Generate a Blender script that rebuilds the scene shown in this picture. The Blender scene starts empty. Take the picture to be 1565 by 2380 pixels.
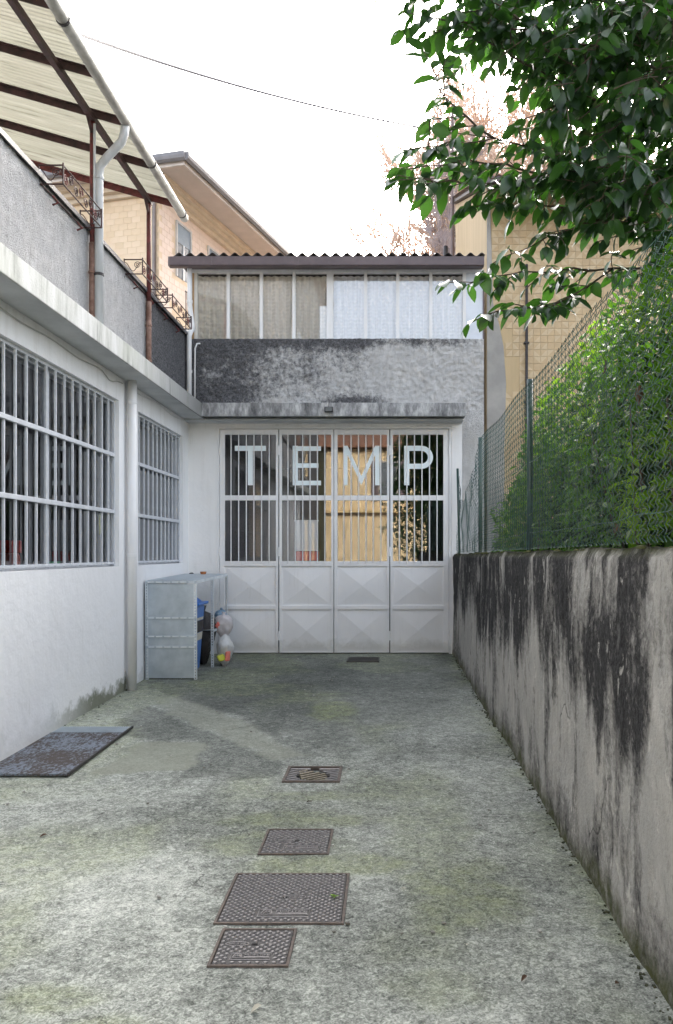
import bpy, bmesh, math, random
import numpy as np
from mathutils import Vector, Matrix, Euler

random.seed(7); rng = np.random.default_rng(7)
sc = bpy.context.scene
COL = sc.collection
R = math.radians

# ------------------------------------------------------------------ camera, sky, sun, exposure
cam = bpy.data.cameras.new('camera'); camo = bpy.data.objects.new('camera', cam); COL.objects.link(camo)
camo.location = (0, 0, 1.6); camo.rotation_euler = (R(90), 0, 0)
cam.sensor_fit = 'VERTICAL'; cam.sensor_height = 36.0; cam.sensor_width = 36.0
cam.lens = 1880 / 2380 * 36
cam.shift_x = -122.5 / 2380; cam.shift_y = 95 / 2380
cam.clip_start = 0.05; cam.clip_end = 3000
sc.camera = camo

SUN_EL, SUN_AZ = R(28), R(18)
w = bpy.data.worlds.new('World'); sc.world = w; w.use_nodes = True
nt = w.node_tree; nt.nodes.clear()
sky = nt.nodes.new('ShaderNodeTexSky'); sky.sky_type = 'NISHITA'; sky.sun_disc = False
sky.sun_elevation = SUN_EL; sky.sun_rotation = SUN_AZ
sky.air_density = 1.0; sky.dust_density = 5.0; sky.ozone_density = 1.0; sky.altitude = 100
hsv = nt.nodes.new('ShaderNodeHueSaturation'); hsv.inputs['Saturation'].default_value = 0.42
bg = nt.nodes.new('ShaderNodeBackground'); bg.inputs['Strength'].default_value = 0.15
wo = nt.nodes.new('ShaderNodeOutputWorld')
nt.links.new(sky.outputs[0], hsv.inputs['Color']); nt.links.new(hsv.outputs[0], bg.inputs[0]); nt.links.new(bg.outputs[0], wo.inputs[0])

sl = bpy.data.lights.new('sun', 'SUN'); sl.energy = 1.2; sl.angle = R(12); sl.color = (1, 0.94, 0.84)
slo = bpy.data.objects.new('sun', sl); COL.objects.link(slo)
sd = Vector((math.sin(SUN_AZ) * math.cos(SUN_EL), math.cos(SUN_AZ) * math.cos(SUN_EL), math.sin(SUN_EL)))
slo.rotation_euler = sd.to_track_quat('Z', 'Y').to_euler(); slo.location = (0, 0, 40)

sc.view_settings.view_transform = 'Standard'; sc.view_settings.look = 'None'
sc.view_settings.exposure = 2.55; sc.view_settings.gamma = 1.0
sc.view_settings.use_curve_mapping = False
sc.cycles.max_bounces = 8; sc.cycles.transparent_max_bounces = 16
sc.cycles.use_denoising = True

# ------------------------------------------------------------------ small numeric helpers
def _h(ix, iy, s):
    n = (ix.astype(np.int64) * 374761393 + iy.astype(np.int64) * 668265263 + s * 1442695041) & 0x7fffffff
    n = ((n ^ (n >> 13)) * 1274126177) & 0x7fffffff
    return ((n ^ (n >> 16)) & 0xffff) / 65535.0
def vn(x, y, s=0):
    ix = np.floor(x); iy = np.floor(y); fx = x - ix; fy = y - iy
    fx = fx * fx * (3 - 2 * fx); fy = fy * fy * (3 - 2 * fy)
    a = _h(ix, iy, s); b = _h(ix + 1, iy, s); c = _h(ix, iy + 1, s); d = _h(ix + 1, iy + 1, s)
    return (a * (1 - fx) + b * fx) * (1 - fy) + (c * (1 - fx) + d * fx) * fy
def fbm(x, y, o=4, s=0):
    t = 0; a = 0.5; n = 0
    for k in range(o):
        t = t + a * vn(x, y, s + k * 17); n += a; x = x * 2.03 + 3.1; y = y * 2.03 + 1.7; a *= 0.5
    return t / n
def ss(a, b, x):
    t = np.clip((x - a) / (b - a), 0, 1); return t * t * (3 - 2 * t)
def poly_sd(px, py, poly):          # signed distance, negative inside
    d = np.full(px.shape, 1e9); inside = np.zeros(px.shape, bool); n = len(poly)
    for i in range(n):
        ax, ay = poly[i]; bx, by = poly[(i + 1) % n]
        ex, ey = bx - ax, by - ay
        t = np.clip(((px - ax) * ex + (py - ay) * ey) / (ex * ex + ey * ey + 1e-12), 0, 1)
        d = np.minimum(d, np.hypot(px - ax - t * ex, py - ay - t * ey))
        c = ((ay > py) != (by > py)) & (px < (bx - ax) * (py - ay) / (by - ay + 1e-12) + ax)
        inside ^= c
    return np.where(inside, -d, d)
def gz(y): return -0.15 + 0.0185 * min(y, 12.2)
def PX(u, v, Y):                    # a point at depth Y seen at photo position (u, v)
    return Vector(((u - 905) / 1880 * Y, Y, 1.6 - (v - 1285) / 1880 * Y))
def GP(u, v):
    Y = 1.75 / ((v - 1285) / 1880 + 0.0185); return ((u - 905) / 1880 * Y, Y)

# ------------------------------------------------------------------ materials
def nmat(name):
    m = bpy.data.materials.new(name); m.use_nodes = True
    n = m.node_tree; b = n.nodes['Principled BSDF']; return m, n, b
def N(n, typ, **kw):
    x = n.nodes.new(typ)
    for k, v in kw.items(): setattr(x, k, v)
    return x
def coord(n, scale=(1, 1, 1), out='Object'):
    tc = N(n, 'ShaderNodeTexCoord'); mp = N(n, 'ShaderNodeMapping'); mp.inputs['Scale'].default_value = scale
    n.links.new(tc.outputs[out], mp.inputs[0]); return mp.outputs[0]
def noise(n, co, scale, detail=5, rough=0.6, dist=0.0):
    t = N(n, 'ShaderNodeTexNoise'); t.inputs['Scale'].default_value = scale; t.inputs['Detail'].default_value = detail
    t.inputs['Roughness'].default_value = rough; t.inputs['Distortion'].default_value = dist
    n.links.new(co, t.inputs['Vector']); return t.outputs['Fac']
def ramp(n, fac, stops):
    r = N(n, 'ShaderNodeValToRGB'); els = r.color_ramp.elements
    while len(els) < len(stops): els.new(0.5)
    for e, (p, c) in zip(els, stops):
        e.position = p; e.color = (*c, 1) if len(c) == 3 else c
    n.links.new(fac, r.inputs[0]); return r.outputs[0]
def g(v): return (v, v, v)
def mixc(n, fac, a, b):
    x = N(n, 'ShaderNodeMix', data_type='RGBA')
    for s, val in ((0, fac), (6, a), (7, b)):
        if hasattr(val, 'is_linked'): n.links.new(val, x.inputs[s])
        elif s == 0: x.inputs[0].default_value = val
        else: x.inputs[s].default_value = (*val, 1)
    return x.outputs[2]
def math_(n, op, a, b=0.0, clamp=False):
    x = N(n, 'ShaderNodeMath', operation=op, use_clamp=clamp)
    for i, val in ((0, a), (1, b)):
        if hasattr(val, 'is_linked'): n.links.new(val, x.inputs[i])
        else: x.inputs[i].default_value = val
    return x.outputs[0]
def bump(n, b, h, strength=0.4, dist=0.01):
    x = N(n, 'ShaderNodeBump'); x.inputs['Strength'].default_value = strength; x.inputs['Distance'].default_value = dist
    n.links.new(h, x.inputs['Height']); n.links.new(x.outputs[0], b.inputs['Normal'])
def attr(n, name):
    a = N(n, 'ShaderNodeAttribute'); a.attribute_name = name; return a.outputs['Fac']
def simple(name, c1, c2=None, scale=8, rough=0.6, metal=0.0, bs=None, bstr=0.3, bd=0.004, stretch=(1, 1, 1), lo=0.35, hi=0.65, spec=0.5):
    m, n, b = nmat(name); b.inputs['Roughness'].default_value = rough; b.inputs['Metallic'].default_value = metal
    b.inputs['Specular IOR Level'].default_value = spec
    if c2 is None: c2 = tuple(x * 0.8 for x in c1)
    co = coord(n, stretch)
    n.links.new(ramp(n, noise(n, co, scale), [(lo, c2), (hi, c1)]), b.inputs['Base Color'])
    if bs: bump(n, b, noise(n, coord(n), bs), bstr, bd)
    return m

def wall_white(name, zmoss=0.35, tint=(0.84, 0.84, 0.845), warm=(0.72, 0.70, 0.66)):
    m, n, b = nmat(name); b.inputs['Roughness'].default_value = 0.75
    co = coord(n); big = noise(n, co, 0.9, 4); fine = noise(n, co, 14, 6)
    c = mixc(n, ramp(n, big, [(0.35, g(0)), (0.7, g(1))]), tint, tuple(x * 0.95 for x in tint))
    sep = N(n, 'ShaderNodeSeparateXYZ'); tc = N(n, 'ShaderNodeTexCoord'); n.links.new(tc.outputs['Object'], sep.inputs[0])
    # warmer paint and soot streaks high up under the slab
    st = noise(n, coord(n, (5, 5, 0.35)), 1.6, 5)
    hi_ = math_(n, 'MULTIPLY', ramp(n, st, [(0.5, g(0)), (0.75, g(0.45))]), ramp(n, math_(n, 'DIVIDE', sep.outputs[2], 4.0), [(0.55, g(0.1)), (0.9, g(1))]))
    c = mixc(n, hi_, c, (0.50, 0.47, 0.43))
    # damp moss along the foot
    h = math_(n, 'ADD', sep.outputs[2], math_(n, 'MULTIPLY', noise(n, co, 5, 5, 0.7), -0.6))
    fo = ramp(n, math_(n, 'ADD', h, 0.5), [(0.28, g(1)), (0.28 + zmoss * 0.32, g(0))])
    yz = ramp(n, math_(n, 'MULTIPLY', sep.outputs[1], .2), [(.20, g(.12)), (.45, g(1.0)), (.66, g(1.0)), (.70, g(.3))])
    c = mixc(n, math_(n, 'MULTIPLY', math_(n, 'MULTIPLY', fo, yz), 0.9), c, (0.13, 0.14, 0.085))
    sc_ = math_(n, 'MULTIPLY', ramp(n, noise(n, coord(n, (6, 6, .7)), 2.4, 7, .72), [(.56, g(0)), (.74, g(.4))]), ramp(n, big, [(.4, g(.2)), (.62, g(1))]))
    c = mixc(n, sc_, c, (0.56, .55, .52))
    spot = ramp(n, noise(n, co, 28, 2), [(0.74, g(0)), (0.78, g(0.35))])
    c = mixc(n, spot, c, (0.45, 0.43, 0.40))
    n.links.new(c, b.inputs['Base Color'])
    hh = math_(n, 'ADD', math_(n, 'MULTIPLY', noise(n, co, 6, 3), 1.0), math_(n, 'MULTIPLY', fine, 0.35))
    bump(n, b, hh, 0.7, 0.016)
    return m

def stained(name, light, dark, green=None, attrs=True, rough=0.9, bs=60, bstr=0.7, bd=0.01, fscale=18, an=1.0, nz=1.7, iso=0.0, lo=.10, hi=.92):
    """plaster whose soot, pale streaks and moss come from point attributes made with the mesh"""
    m, n, b = nmat(name); b.inputs['Roughness'].default_value = rough; b.inputs['Specular IOR Level'].default_value = 0.2
    co = coord(n)
    ca = coord(n, (1, 1, an)); f1 = noise(n, ca, fscale, 9, 0.75); f2 = noise(n, coord(n, (1, 1, min(1, an * 1.6))), 80, 4, 0.65)
    s = attr(n, 'soot')
    s = math_(n, 'ADD', s, math_(n, 'MULTIPLY', math_(n, 'SUBTRACT', f1, 0.5), nz))
    s = math_(n, 'ADD', s, math_(n, 'MULTIPLY', math_(n, 'SUBTRACT', f2, 0.5), 0.5))
    if iso: s = math_(n, 'ADD', s, math_(n, 'MULTIPLY', math_(n, 'SUBTRACT', noise(n, co, 22, 8, 0.78, 0.6), 0.5), iso))
    s = ramp(n, s, [(lo, g(0)), (hi, g(1))])
    lt = mixc(n, ramp(n, noise(n, coord(n, (4, 4, 1.2)), 2.2, 8, .7), [(0.3, g(0)), (0.7, g(1))]), light, (light[0] * .62, light[1] * .60, light[2] * .57))
    lt = mixc(n, ramp(n, noise(n, co, 3.2, 8, .72), [(0.38, g(0)), (0.62, g(1))]), tuple(x * .68 for x in light), lt)
    dk = mixc(n, ramp(n, math_(n, 'ADD', math_(n, 'MULTIPLY', f2, .5), math_(n, 'MULTIPLY', noise(n, co, 34, 7, .75), .5)), [(.42, g(0)), (.68, g(1))]), dark, tuple(x * 4.5 for x in dark))
    c = mixc(n, s, lt, dk)
    if iso > 1:       # flaked skin of paler limewash, hairline cracks
        fk = ramp(n, noise(n, coord(n, (2.2, 2.2, 1.0)), 4.2, 9, .72, .4), [(.60, g(0)), (.635, g(.75))]); c = mixc(n, math_(n, 'MULTIPLY', fk, .8), c, (0.66, .63, .57))
        gp_ = ramp(n, noise(n, coord(n, (3.0, 3.0, 1.1)), 3.1, 9, .7), [(.60, g(0)), (.66, g(.7))]); c = mixc(n, gp_, c, (0.17, .165, .155))
        vo = N(n, 'ShaderNodeTexVoronoi', feature='DISTANCE_TO_EDGE'); vo.inputs['Scale'].default_value = 1.6; n2 = N(n, 'ShaderNodeTexNoise'); n2.inputs['Scale'].default_value = 3; n2.inputs['Detail'].default_value = 7; v2 = N(n, 'ShaderNodeVectorMath', operation='SCALE'); v2.inputs['Scale'].default_value = .45; v3 = N(n, 'ShaderNodeVectorMath', operation='ADD')
        cc_ = coord(n, (1, 1, .55)); n.links.new(cc_, n2.inputs['Vector']); n.links.new(n2.outputs['Color'], v2.inputs[0]); n.links.new(cc_, v3.inputs[0]); n.links.new(v2.outputs[0], v3.inputs[1]); n.links.new(v3.outputs[0], vo.inputs['Vector'])
        ck = math_(n, 'MULTIPLY', ramp(n, vo.outputs['Distance'], [(0, g(1)), (.010, g(0))]), ramp(n, noise(n, co, 1.7, 2), [(.48, g(0)), (.56, g(.85))])); c = mixc(n, ck, c, (0.03, .03, .028))
    if green:
        gm = math_(n, 'MULTIPLY', attr(n, 'moss'), ramp(n, noise(n, co, 12, 6, 0.7), [(0.35, g(0.25)), (0.6, g(1))]))
        c = mixc(n, gm, c, green)
    n.links.new(c, b.inputs['Base Color'])
    bump(n, b, math_(n, 'ADD', f2, math_(n, 'MULTIPLY', noise(n, co, bs, 3), 0.8)), bstr, bd)
    return m

def glass(name, base=0.03, k=1.9, tint=(0.92, 0.95, 0.94), wob=0.0):
    m = bpy.data.materials.new(name); m.use_nodes = True; n = m.node_tree; n.nodes.clear()
    out = N(n, 'ShaderNodeOutputMaterial'); mx = N(n, 'ShaderNodeMixShader')
    tr = N(n, 'ShaderNodeBsdfTransparent'); tr.inputs[0].default_value = (*tint, 1)
    gl = N(n, 'ShaderNodeBsdfGlossy'); gl.inputs['Roughness'].default_value = 0.0; gl.inputs[0].default_value = (0.96, 0.97, 1, 1)
    fr = N(n, 'ShaderNodeFresnel'); fr.inputs[0].default_value = 1.48
    f = math_(n, 'ADD', math_(n, 'MULTIPLY', fr.outputs[0], k), base, True)
    if wob:
        bp = N(n, 'ShaderNodeBump'); bp.inputs['Strength'].default_value = wob; bp.inputs['Distance'].default_value = 0.01
        n.links.new(noise(n, coord(n), 1.6, 1), bp.inputs['Height']); n.links.new(bp.outputs[0], gl.inputs['Normal'])
    n.links.new(f, mx.inputs[0]); n.links.new(tr.outputs[0], mx.inputs[1]); n.links.new(gl.outputs[0], mx.inputs[2])
    n.links.new(mx.outputs[0], out.inputs[0]); return m

def leafmat(name, dark, light, trans, rough=0.35, tw=0.35, spec=0.5):
    m = bpy.data.materials.new(name); m.use_nodes = True; n = m.node_tree; b = n.nodes['Principled BSDF']
    out = [x for x in n.nodes if x.type == 'OUTPUT_MATERIAL'][0]
    geo = N(n, 'ShaderNodeNewGeometry'); oi = N(n, 'ShaderNodeObjectInfo')
    rnd = N(n, 'ShaderNodeMath', operation='FRACT')
    n.links.new(math_(n, 'ADD', geo.outputs['Random Per Island'], oi.outputs['Random']), rnd.inputs[0])
    c = ramp(n, rnd.outputs[0], [(0.0, dark), (0.75, tuple((a + b_) / 2 for a, b_ in zip(dark, light))), (1.0, light)])
    n.links.new(c, b.inputs['Base Color']); b.inputs['Roughness'].default_value = rough; b.inputs['Specular IOR Level'].default_value = spec
    t = N(n, 'ShaderNodeBsdfTranslucent')
    n.links.new(ramp(n, rnd.outputs[0], [(0, trans), (1, tuple(min(1, x * 1.6) for x in trans))]), t.inputs[0])
    mx = N(n, 'ShaderNodeMixShader'); mx.inputs[0].default_value = tw
    n.links.new(b.outputs[0], mx.inputs[1]); n.links.new(t.outputs[0], mx.inputs[2]); n.links.new(mx.outputs[0], out.inputs[0])
    return m

M = {}
M['white'] = wall_white('white painted render')
M['white_lo'] = wall_white('white painted render back', 0.2, (0.83, 0.825, 0.815))
M['slab'] = simple('painted slab soffit', (0.62, 0.63, 0.63), (0.50, 0.51, 0.51), 3, 0.8, bs=40)
M['steel_white'] = simple('white painted steel', (0.80, 0.80, 0.82), (0.75, 0.75, 0.775), 2.0, 0.42, bs=18, bstr=0.08)
def gatemat():
    m, n, b = nmat('white painted steel gate'); b.inputs['Roughness'].default_value = .45
    co = coord(n); tc = N(n, 'ShaderNodeTexCoord'); sp = N(n, 'ShaderNodeSeparateXYZ'); n.links.new(tc.outputs['Object'], sp.inputs[0])
    c = mixc(n, ramp(n, noise(n, co, 1.6, 5), [(.35, g(0)), (.65, g(1))]), (0.76, .76, .765), (0.81, .81, .81))
    st = math_(n, 'MULTIPLY', ramp(n, noise(n, coord(n, (9, 9, .5)), 2.0, 6, .7), [(.55, g(0)), (.75, g(.35))]), ramp(n, noise(n, co, 1.1, 3), [(.4, g(.3)), (.6, g(1))]))
    c = mixc(n, st, c, (0.50, .48, .44))
    ft = ramp(n, math_(n, 'ADD', sp.outputs[2], math_(n, 'MULTIPLY', noise(n, co, 7, 6, .7), -.35)), [(.0, g(.42)), (.12, g(0))])
    c = mixc(n, ft, c, (0.40, .39, .34)); rs = ramp(n, noise(n, co, 46, 3, .6), [(.71, g(0)), (.75, g(.7))]); c = mixc(n, math_(n, 'MULTIPLY', rs, ramp(n, noise(n, co, 2.4, 3), [(.48, g(0)), (.6, g(1))])), c, (0.33, .22, .15))
    n.links.new(c, b.inputs['Base Color']); bump(n, b, noise(n, co, 4, 3), .12, .01); return m
M['steel_white'] = gatemat()
M['bar_white'] = simple('grey white painted bars', (0.62, 0.64, 0.67), (0.53, 0.55, 0.58), 12, 0.5)
M['door_bar'] = simple('pale painted round bars', (0.82, 0.82, 0.82), (0.74, 0.74, 0.74), 14, 0.45)
M['pvc_white'] = simple('white painted pipe', (0.80, 0.80, 0.81), (0.72, 0.715, 0.70), 3, 0.55, stretch=(3, 3, .5))
M['pvc_grey'] = simple('grey pipe', (0.58, 0.60, 0.62), (0.46, 0.47, 0.47), 4, 0.5, stretch=(3, 3, .6))
M['gutter_grey'] = simple('weathered gutter', (0.52, 0.51, 0.48), (0.30, 0.29, 0.26), 6, 0.6, stretch=(2, 1, 2))
M['rust_red'] = simple('rusty red painted iron', (0.20, 0.045, 0.045), (0.085, 0.030, 0.025), 14, 0.7, bs=60, bstr=.5)
M['rust_dark'] = simple('dark maroon iron', (0.085, 0.035, 0.035), (0.035, 0.020, 0.018), 10, 0.65, bs=60, bstr=.4)
M['rust_post'] = simple('rusted lower post', (0.30, 0.19, 0.15), (0.15, 0.075, 0.05), 12, 0.75, bs=40, bstr=.5)
M['gutter_brown'] = simple('brown painted gutter', (0.115, 0.085, 0.09), (0.085, 0.062, 0.067), 5, 0.45)
M['iron_dark'] = simple('dark iron', (0.05, 0.045, 0.045), (0.025, 0.022, 0.022), 20, 0.6)
M['galv'] = simple('galvanised steel', (0.50, 0.57, 0.62), (0.38, 0.44, 0.49), 5, 0.42, 0.55, bs=30, bstr=.05)
M['galv_edge'] = simple('galvanised edge', (0.72, 0.77, 0.80), (0.60, 0.65, 0.68), 8, 0.35, 0.4)
M['glass_win'] = glass('window glass', 0.03, 1.5)
M['glass_door'] = glass('door glass', 0.055, 1.6, (0.92, 0.94, 0.94), 0.012)
M['glass_ver'] = glass('veranda glass', 0.06, 1.9, (0.95, 0.96, 0.96), 0.01)
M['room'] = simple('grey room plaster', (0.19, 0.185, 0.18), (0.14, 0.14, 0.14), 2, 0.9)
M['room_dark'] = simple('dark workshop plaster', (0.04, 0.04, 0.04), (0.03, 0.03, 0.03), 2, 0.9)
M['letter'] = simple('pale blue film', (0.86, 0.94, 0.96), (0.83, 0.92, 0.95), 3, 0.6)
M['cast_iron'] = simple('cast iron', (0.072, 0.067, 0.065), (0.043, 0.040, 0.039), 30, 0.55, 0.3, bs=120, bstr=.4)
M['cast_iron_top'] = simple('worn cast iron', (0.27, 0.255, 0.248), (0.18, 0.168, 0.165), 40, 0.45, 0.3)
M['rust_frame'] = simple('rusty frame', (0.15, 0.115, 0.095), (0.085, 0.07, 0.06), 25, 0.8)
M['pit'] = simple('dark pit', (0.012, 0.012, 0.012), (0.008, 0.008, 0.008), 10, 0.95)
M['blue'] = simple('blue plastic', (0.04, 0.17, 0.50), (0.035, 0.14, 0.42), 6, 0.4)
M['blue_lid'] = simple('bright blue plastic lid', (0.03, 0.19, 0.62), (0.03, 0.15, 0.5), 6, 0.4)
M['red'] = simple('red plastic', (0.75, 0.06, 0.04), (0.65, 0.05, 0.035), 6, 0.4)
M['redpale'] = simple('faded red plastic', (0.75, 0.22, 0.17), (0.68, 0.18, 0.14), 6, 0.45)
M['green_cup'] = simple('green plastic', (0.10, 0.55, 0.22), (0.08, 0.45, 0.18), 6, 0.4)
M['yellow'] = simple('yellow plastic', (0.60, 0.62, 0.05), (0.5, 0.5, 0.04), 6, 0.4)
M['paper'] = simple('white paper', (0.88, 0.89, 0.92), (0.84, 0.85, 0.88), 2, 0.8)
M['terracotta'] = simple('terracotta', (0.42, 0.16, 0.06), (0.30, 0.11, 0.045), 12, 0.8)
M['cable'] = simple('cable', (0.10, 0.10, 0.13), (0.07, 0.07, 0.09), 5, 0.6)
M['fence_green'] = simple('dark green plastic coated wire', (0.012, 0.060, 0.048), (0.008, 0.040, 0.034), 12, 0.30, spec=.8)
M['fence_wire'] = simple('dark green chain link', (0.075, 0.155, 0.135), (0.035, 0.09, 0.078), 9, 0.25, spec=1.0)
M['tension'] = simple('pale tension wire', (0.14, 0.24, 0.19), (0.08, 0.16, 0.13), 12, 0.4)
M['soil'] = simple('dark soil', (0.045, 0.036, 0.025), (0.028, 0.024, 0.016), 6, 0.95, bs=20)
M['bark'] = simple('grey brown bark', (0.13, 0.10, 0.075), (0.07, 0.055, 0.042), 20, 0.9, bs=40, bstr=.6)
M['twig'] = simple('reddish bare twig', (0.74, 0.56, 0.43), (0.62, 0.46, 0.37), 1, 0.8)
M['twig_grey'] = simple('greyish bare twig', (0.46, 0.38, 0.37), (0.37, 0.31, 0.31), 1, 0.8)
M['stem'] = simple('camellia stem', (0.115, 0.085, 0.06), (0.07, 0.05, 0.038), 25, 0.8)
M['camellia'] = leafmat('camellia leaf', (0.012, 0.030, 0.016), (0.040, 0.085, 0.026), (0.06, 0.18, 0.017), 0.30, 0.30, 0.6)
M['hedge'] = leafmat('hedge leaf', (0.026, 0.068, 0.017), (0.095, 0.185, 0.028), (0.15, 0.36, 0.02), 0.40, 0.36, 0.4)
M['hedge_hi'] = leafmat('bright hedge leaf', (0.09, 0.17, 0.022), (0.16, 0.26, 0.03), (0.30, 0.52, 0.03), 0.42, 0.42, 0.4)  # brighter copy of the hedge leaf, carries the sunlight painted on the top
M['hedge_dark'] = leafmat('shaded inner hedge leaf', (0.010, 0.028, 0.010), (0.022, 0.05, 0.014), (0.03, 0.08, 0.01), 0.5, 0.2, 0.3)  # darker copy of the hedge leaf, inner shade put into the colour
M['deadleaf'] = simple('dead leaf', (0.11, 0.06, 0.03), (0.06, 0.03, 0.018), 20, 0.8)
M['moss'] = simple('yellow green moss', (0.12, 0.125, 0.04), (0.07, 0.075, 0.03), 15, 0.95, bs=50, bstr=.8)

# ------------------------------------------------------------------ mesh helpers
class MB:
    def __init__(s): s.v = []; s.f = []
    def add(s, v, f):
        o = len(s.v); s.v += [tuple(p) for p in v]; s.f += [tuple(i + o for i in q) for q in f]; return s
    def box(s, x0, x1, y0, y1, z0, z1):
        return s.add([(x0, y0, z0), (x1, y0, z0), (x1, y1, z0), (x0, y1, z0), (x0, y0, z1), (x1, y0, z1), (x1, y1, z1), (x0, y1, z1)],
                     [(0, 3, 2, 1), (4, 5, 6, 7), (0, 1, 5, 4), (1, 2, 6, 5), (2, 3, 7, 6), (3, 0, 4, 7)])
    def obox(s, c, ax, ay, az):       # oriented box, half vectors
        c = Vector(c); ax = Vector(ax); ay = Vector(ay); az = Vector(az)
        p = [c + i * ax + j * ay + k * az for k in (-1, 1) for (i, j) in ((-1, -1), (1, -1), (1, 1), (-1, 1))]
        return s.add(p, [(0, 3, 2, 1), (4, 5, 6, 7), (0, 1, 5, 4), (1, 2, 6, 5), (2, 3, 7, 6), (3, 0, 4, 7)])
    def beam(s, a, b, wd, ht, up=(0, 0, 1)):
        a = Vector(a); b = Vector(b); d = (b - a); L = d.length; d.normalize()
        sd_ = d.cross(Vector(up)).normalized(); u2 = sd_.cross(d)
        return s.obox((a + b) / 2, d * L / 2, sd_ * wd / 2, u2 * ht / 2)
    def tube(s, pts, r, n=8, cap=True):
        pts = [Vector(p) for p in pts]; rs = r if hasattr(r, '__len__') else [r] * len(pts)
        o = len(s.v); prev = None
        for i, p in enumerate(pts):
            d = (pts[min(i + 1, len(pts) - 1)] - pts[max(i - 1, 0)]).normalized()
            if prev is None:
                up = Vector((0, 0, 1)) if abs(d.z) < 0.9 else Vector((1, 0, 0)); a = d.cross(up).normalized()
            else:
                a = (prev - d * prev.dot(d)); a = a.normalized() if a.length > 1e-6 else d.orthogonal().normalized()
            prev = a; bb = d.cross(a)
            for k in range(n):
                t = 2 * math.pi * k / n; q = p + (a * math.cos(t) + bb * math.sin(t)) * rs[i]; s.v.append(tuple(q))
        for i in range(len(pts) - 1):
            for k in range(n):
                s.f.append((o + i * n + k, o + i * n + (k + 1) % n, o + (i + 1) * n + (k + 1) % n, o + (i + 1) * n + k))
        if cap:
            s.f.append(tuple(o + k for k in range(n))[::-1]); e = o + (len(pts) - 1) * n; s.f.append(tuple(e + k for k in range(n)))
        return s
    def prism(s, poly, d):             # 3D polygon extruded along d
        n = len(poly); p = [Vector(q) for q in poly]; d = Vector(d)
        return s.add(p + [q + d for q in p], [tuple(range(n))[::-1], tuple(range(n, 2 * n))] + [(i, (i + 1) % n, n + (i + 1) % n, n + i) for i in range(n)])
    def lathe(s, c, prof, n=16):
        o = len(s.v)
        for (r, z) in prof:
            for k in range(n):
                t = 2 * math.pi * k / n; s.v.append((c[0] + r * math.cos(t), c[1] + r * math.sin(t), c[2] + z))
        for i in range(len(prof) - 1):
            for k in range(n):
                s.f.append((o + i * n + k, o + i * n + (k + 1) % n, o + (i + 1) * n + (k + 1) % n, o + (i + 1) * n + k))
        s.f.append(tuple(o + k for k in range(n))[::-1]); e = o + (len(prof) - 1) * n; s.f.append(tuple(e + k for k in range(n)))
        return s
    def mesh(s, name, mats):
        me = bpy.data.meshes.new(name); me.from_pydata(s.v, [], s.f); me.validate()
        for m in (mats if isinstance(mats, (list, tuple)) else [mats]): me.materials.append(M[m] if isinstance(m, str) else m)
        return me
    def build(s, name, mat, parent=None, smooth=False, bevel=0.0, kind=None):
        off = wloc(parent)
        if off.length: s.v = [(a - off.x, b - off.y, c - off.z) for a, b, c in s.v]
        return link(name, s.mesh(name, mat), parent, smooth, bevel, kind)
def wloc(p):
    v = Vector((0, 0, 0))
    while p: v += p.location; p = p.parent
    return v
def link(name, me, parent=None, smooth=False, bevel=0.0, kind=None, loc=None):
    o = bpy.data.objects.new(name, me); COL.objects.link(o); o.parent = parent
    if loc is not None: o.location = Vector(loc) - wloc(parent)
    if smooth and len(me.polygons): me.polygons.foreach_set('use_smooth', [True] * len(me.polygons))
    if bevel:
        b = o.modifiers.new('bevel', 'BEVEL'); b.width = bevel; b.segments = 2; b.limit_method = 'ANGLE'
    if kind: o['kind'] = kind
    return o
def thing(name, label, cat, loc, group=None):
    o = bpy.data.objects.new(name, None); COL.objects.link(o); o.location = loc; o.empty_display_size = .1
    o['label'] = label; o['category'] = cat
    if group: o['group'] = group
    return o
def tag(o, label, cat, group=None):
    o['label'] = label; o['category'] = cat
    if group: o['group'] = group
    return o
def npmesh(name, V, F, mat):
    V = np.asarray(V, dtype=np.float32); F = np.asarray(F, dtype=np.int32); k = F.shape[1]
    me = bpy.data.meshes.new(name); me.vertices.add(len(V)); me.vertices.foreach_set('co', V.ravel())
    me.loops.add(F.size); me.loops.foreach_set('vertex_index', F.ravel())
    me.polygons.add(len(F)); me.polygons.foreach_set('loop_start', np.arange(0, F.size, k, dtype=np.int32))
    me.update(calc_edges=True); me.validate()
    me.materials.append(M[mat] if isinstance(mat, str) else mat); return me
def gridfaces(nu, nv):
    i = np.arange(nu - 1)[:, None] * nv + np.arange(nv - 1)[None, :]
    i = i.ravel(); return np.stack([i, i + nv, i + nv + 1, i + 1], 1)
def setattr_(me, name, arr):
    a = me.attributes.new(name, 'FLOAT', 'POINT'); a.data.foreach_set('value', np.asarray(arr, dtype=np.float32).ravel())
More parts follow.
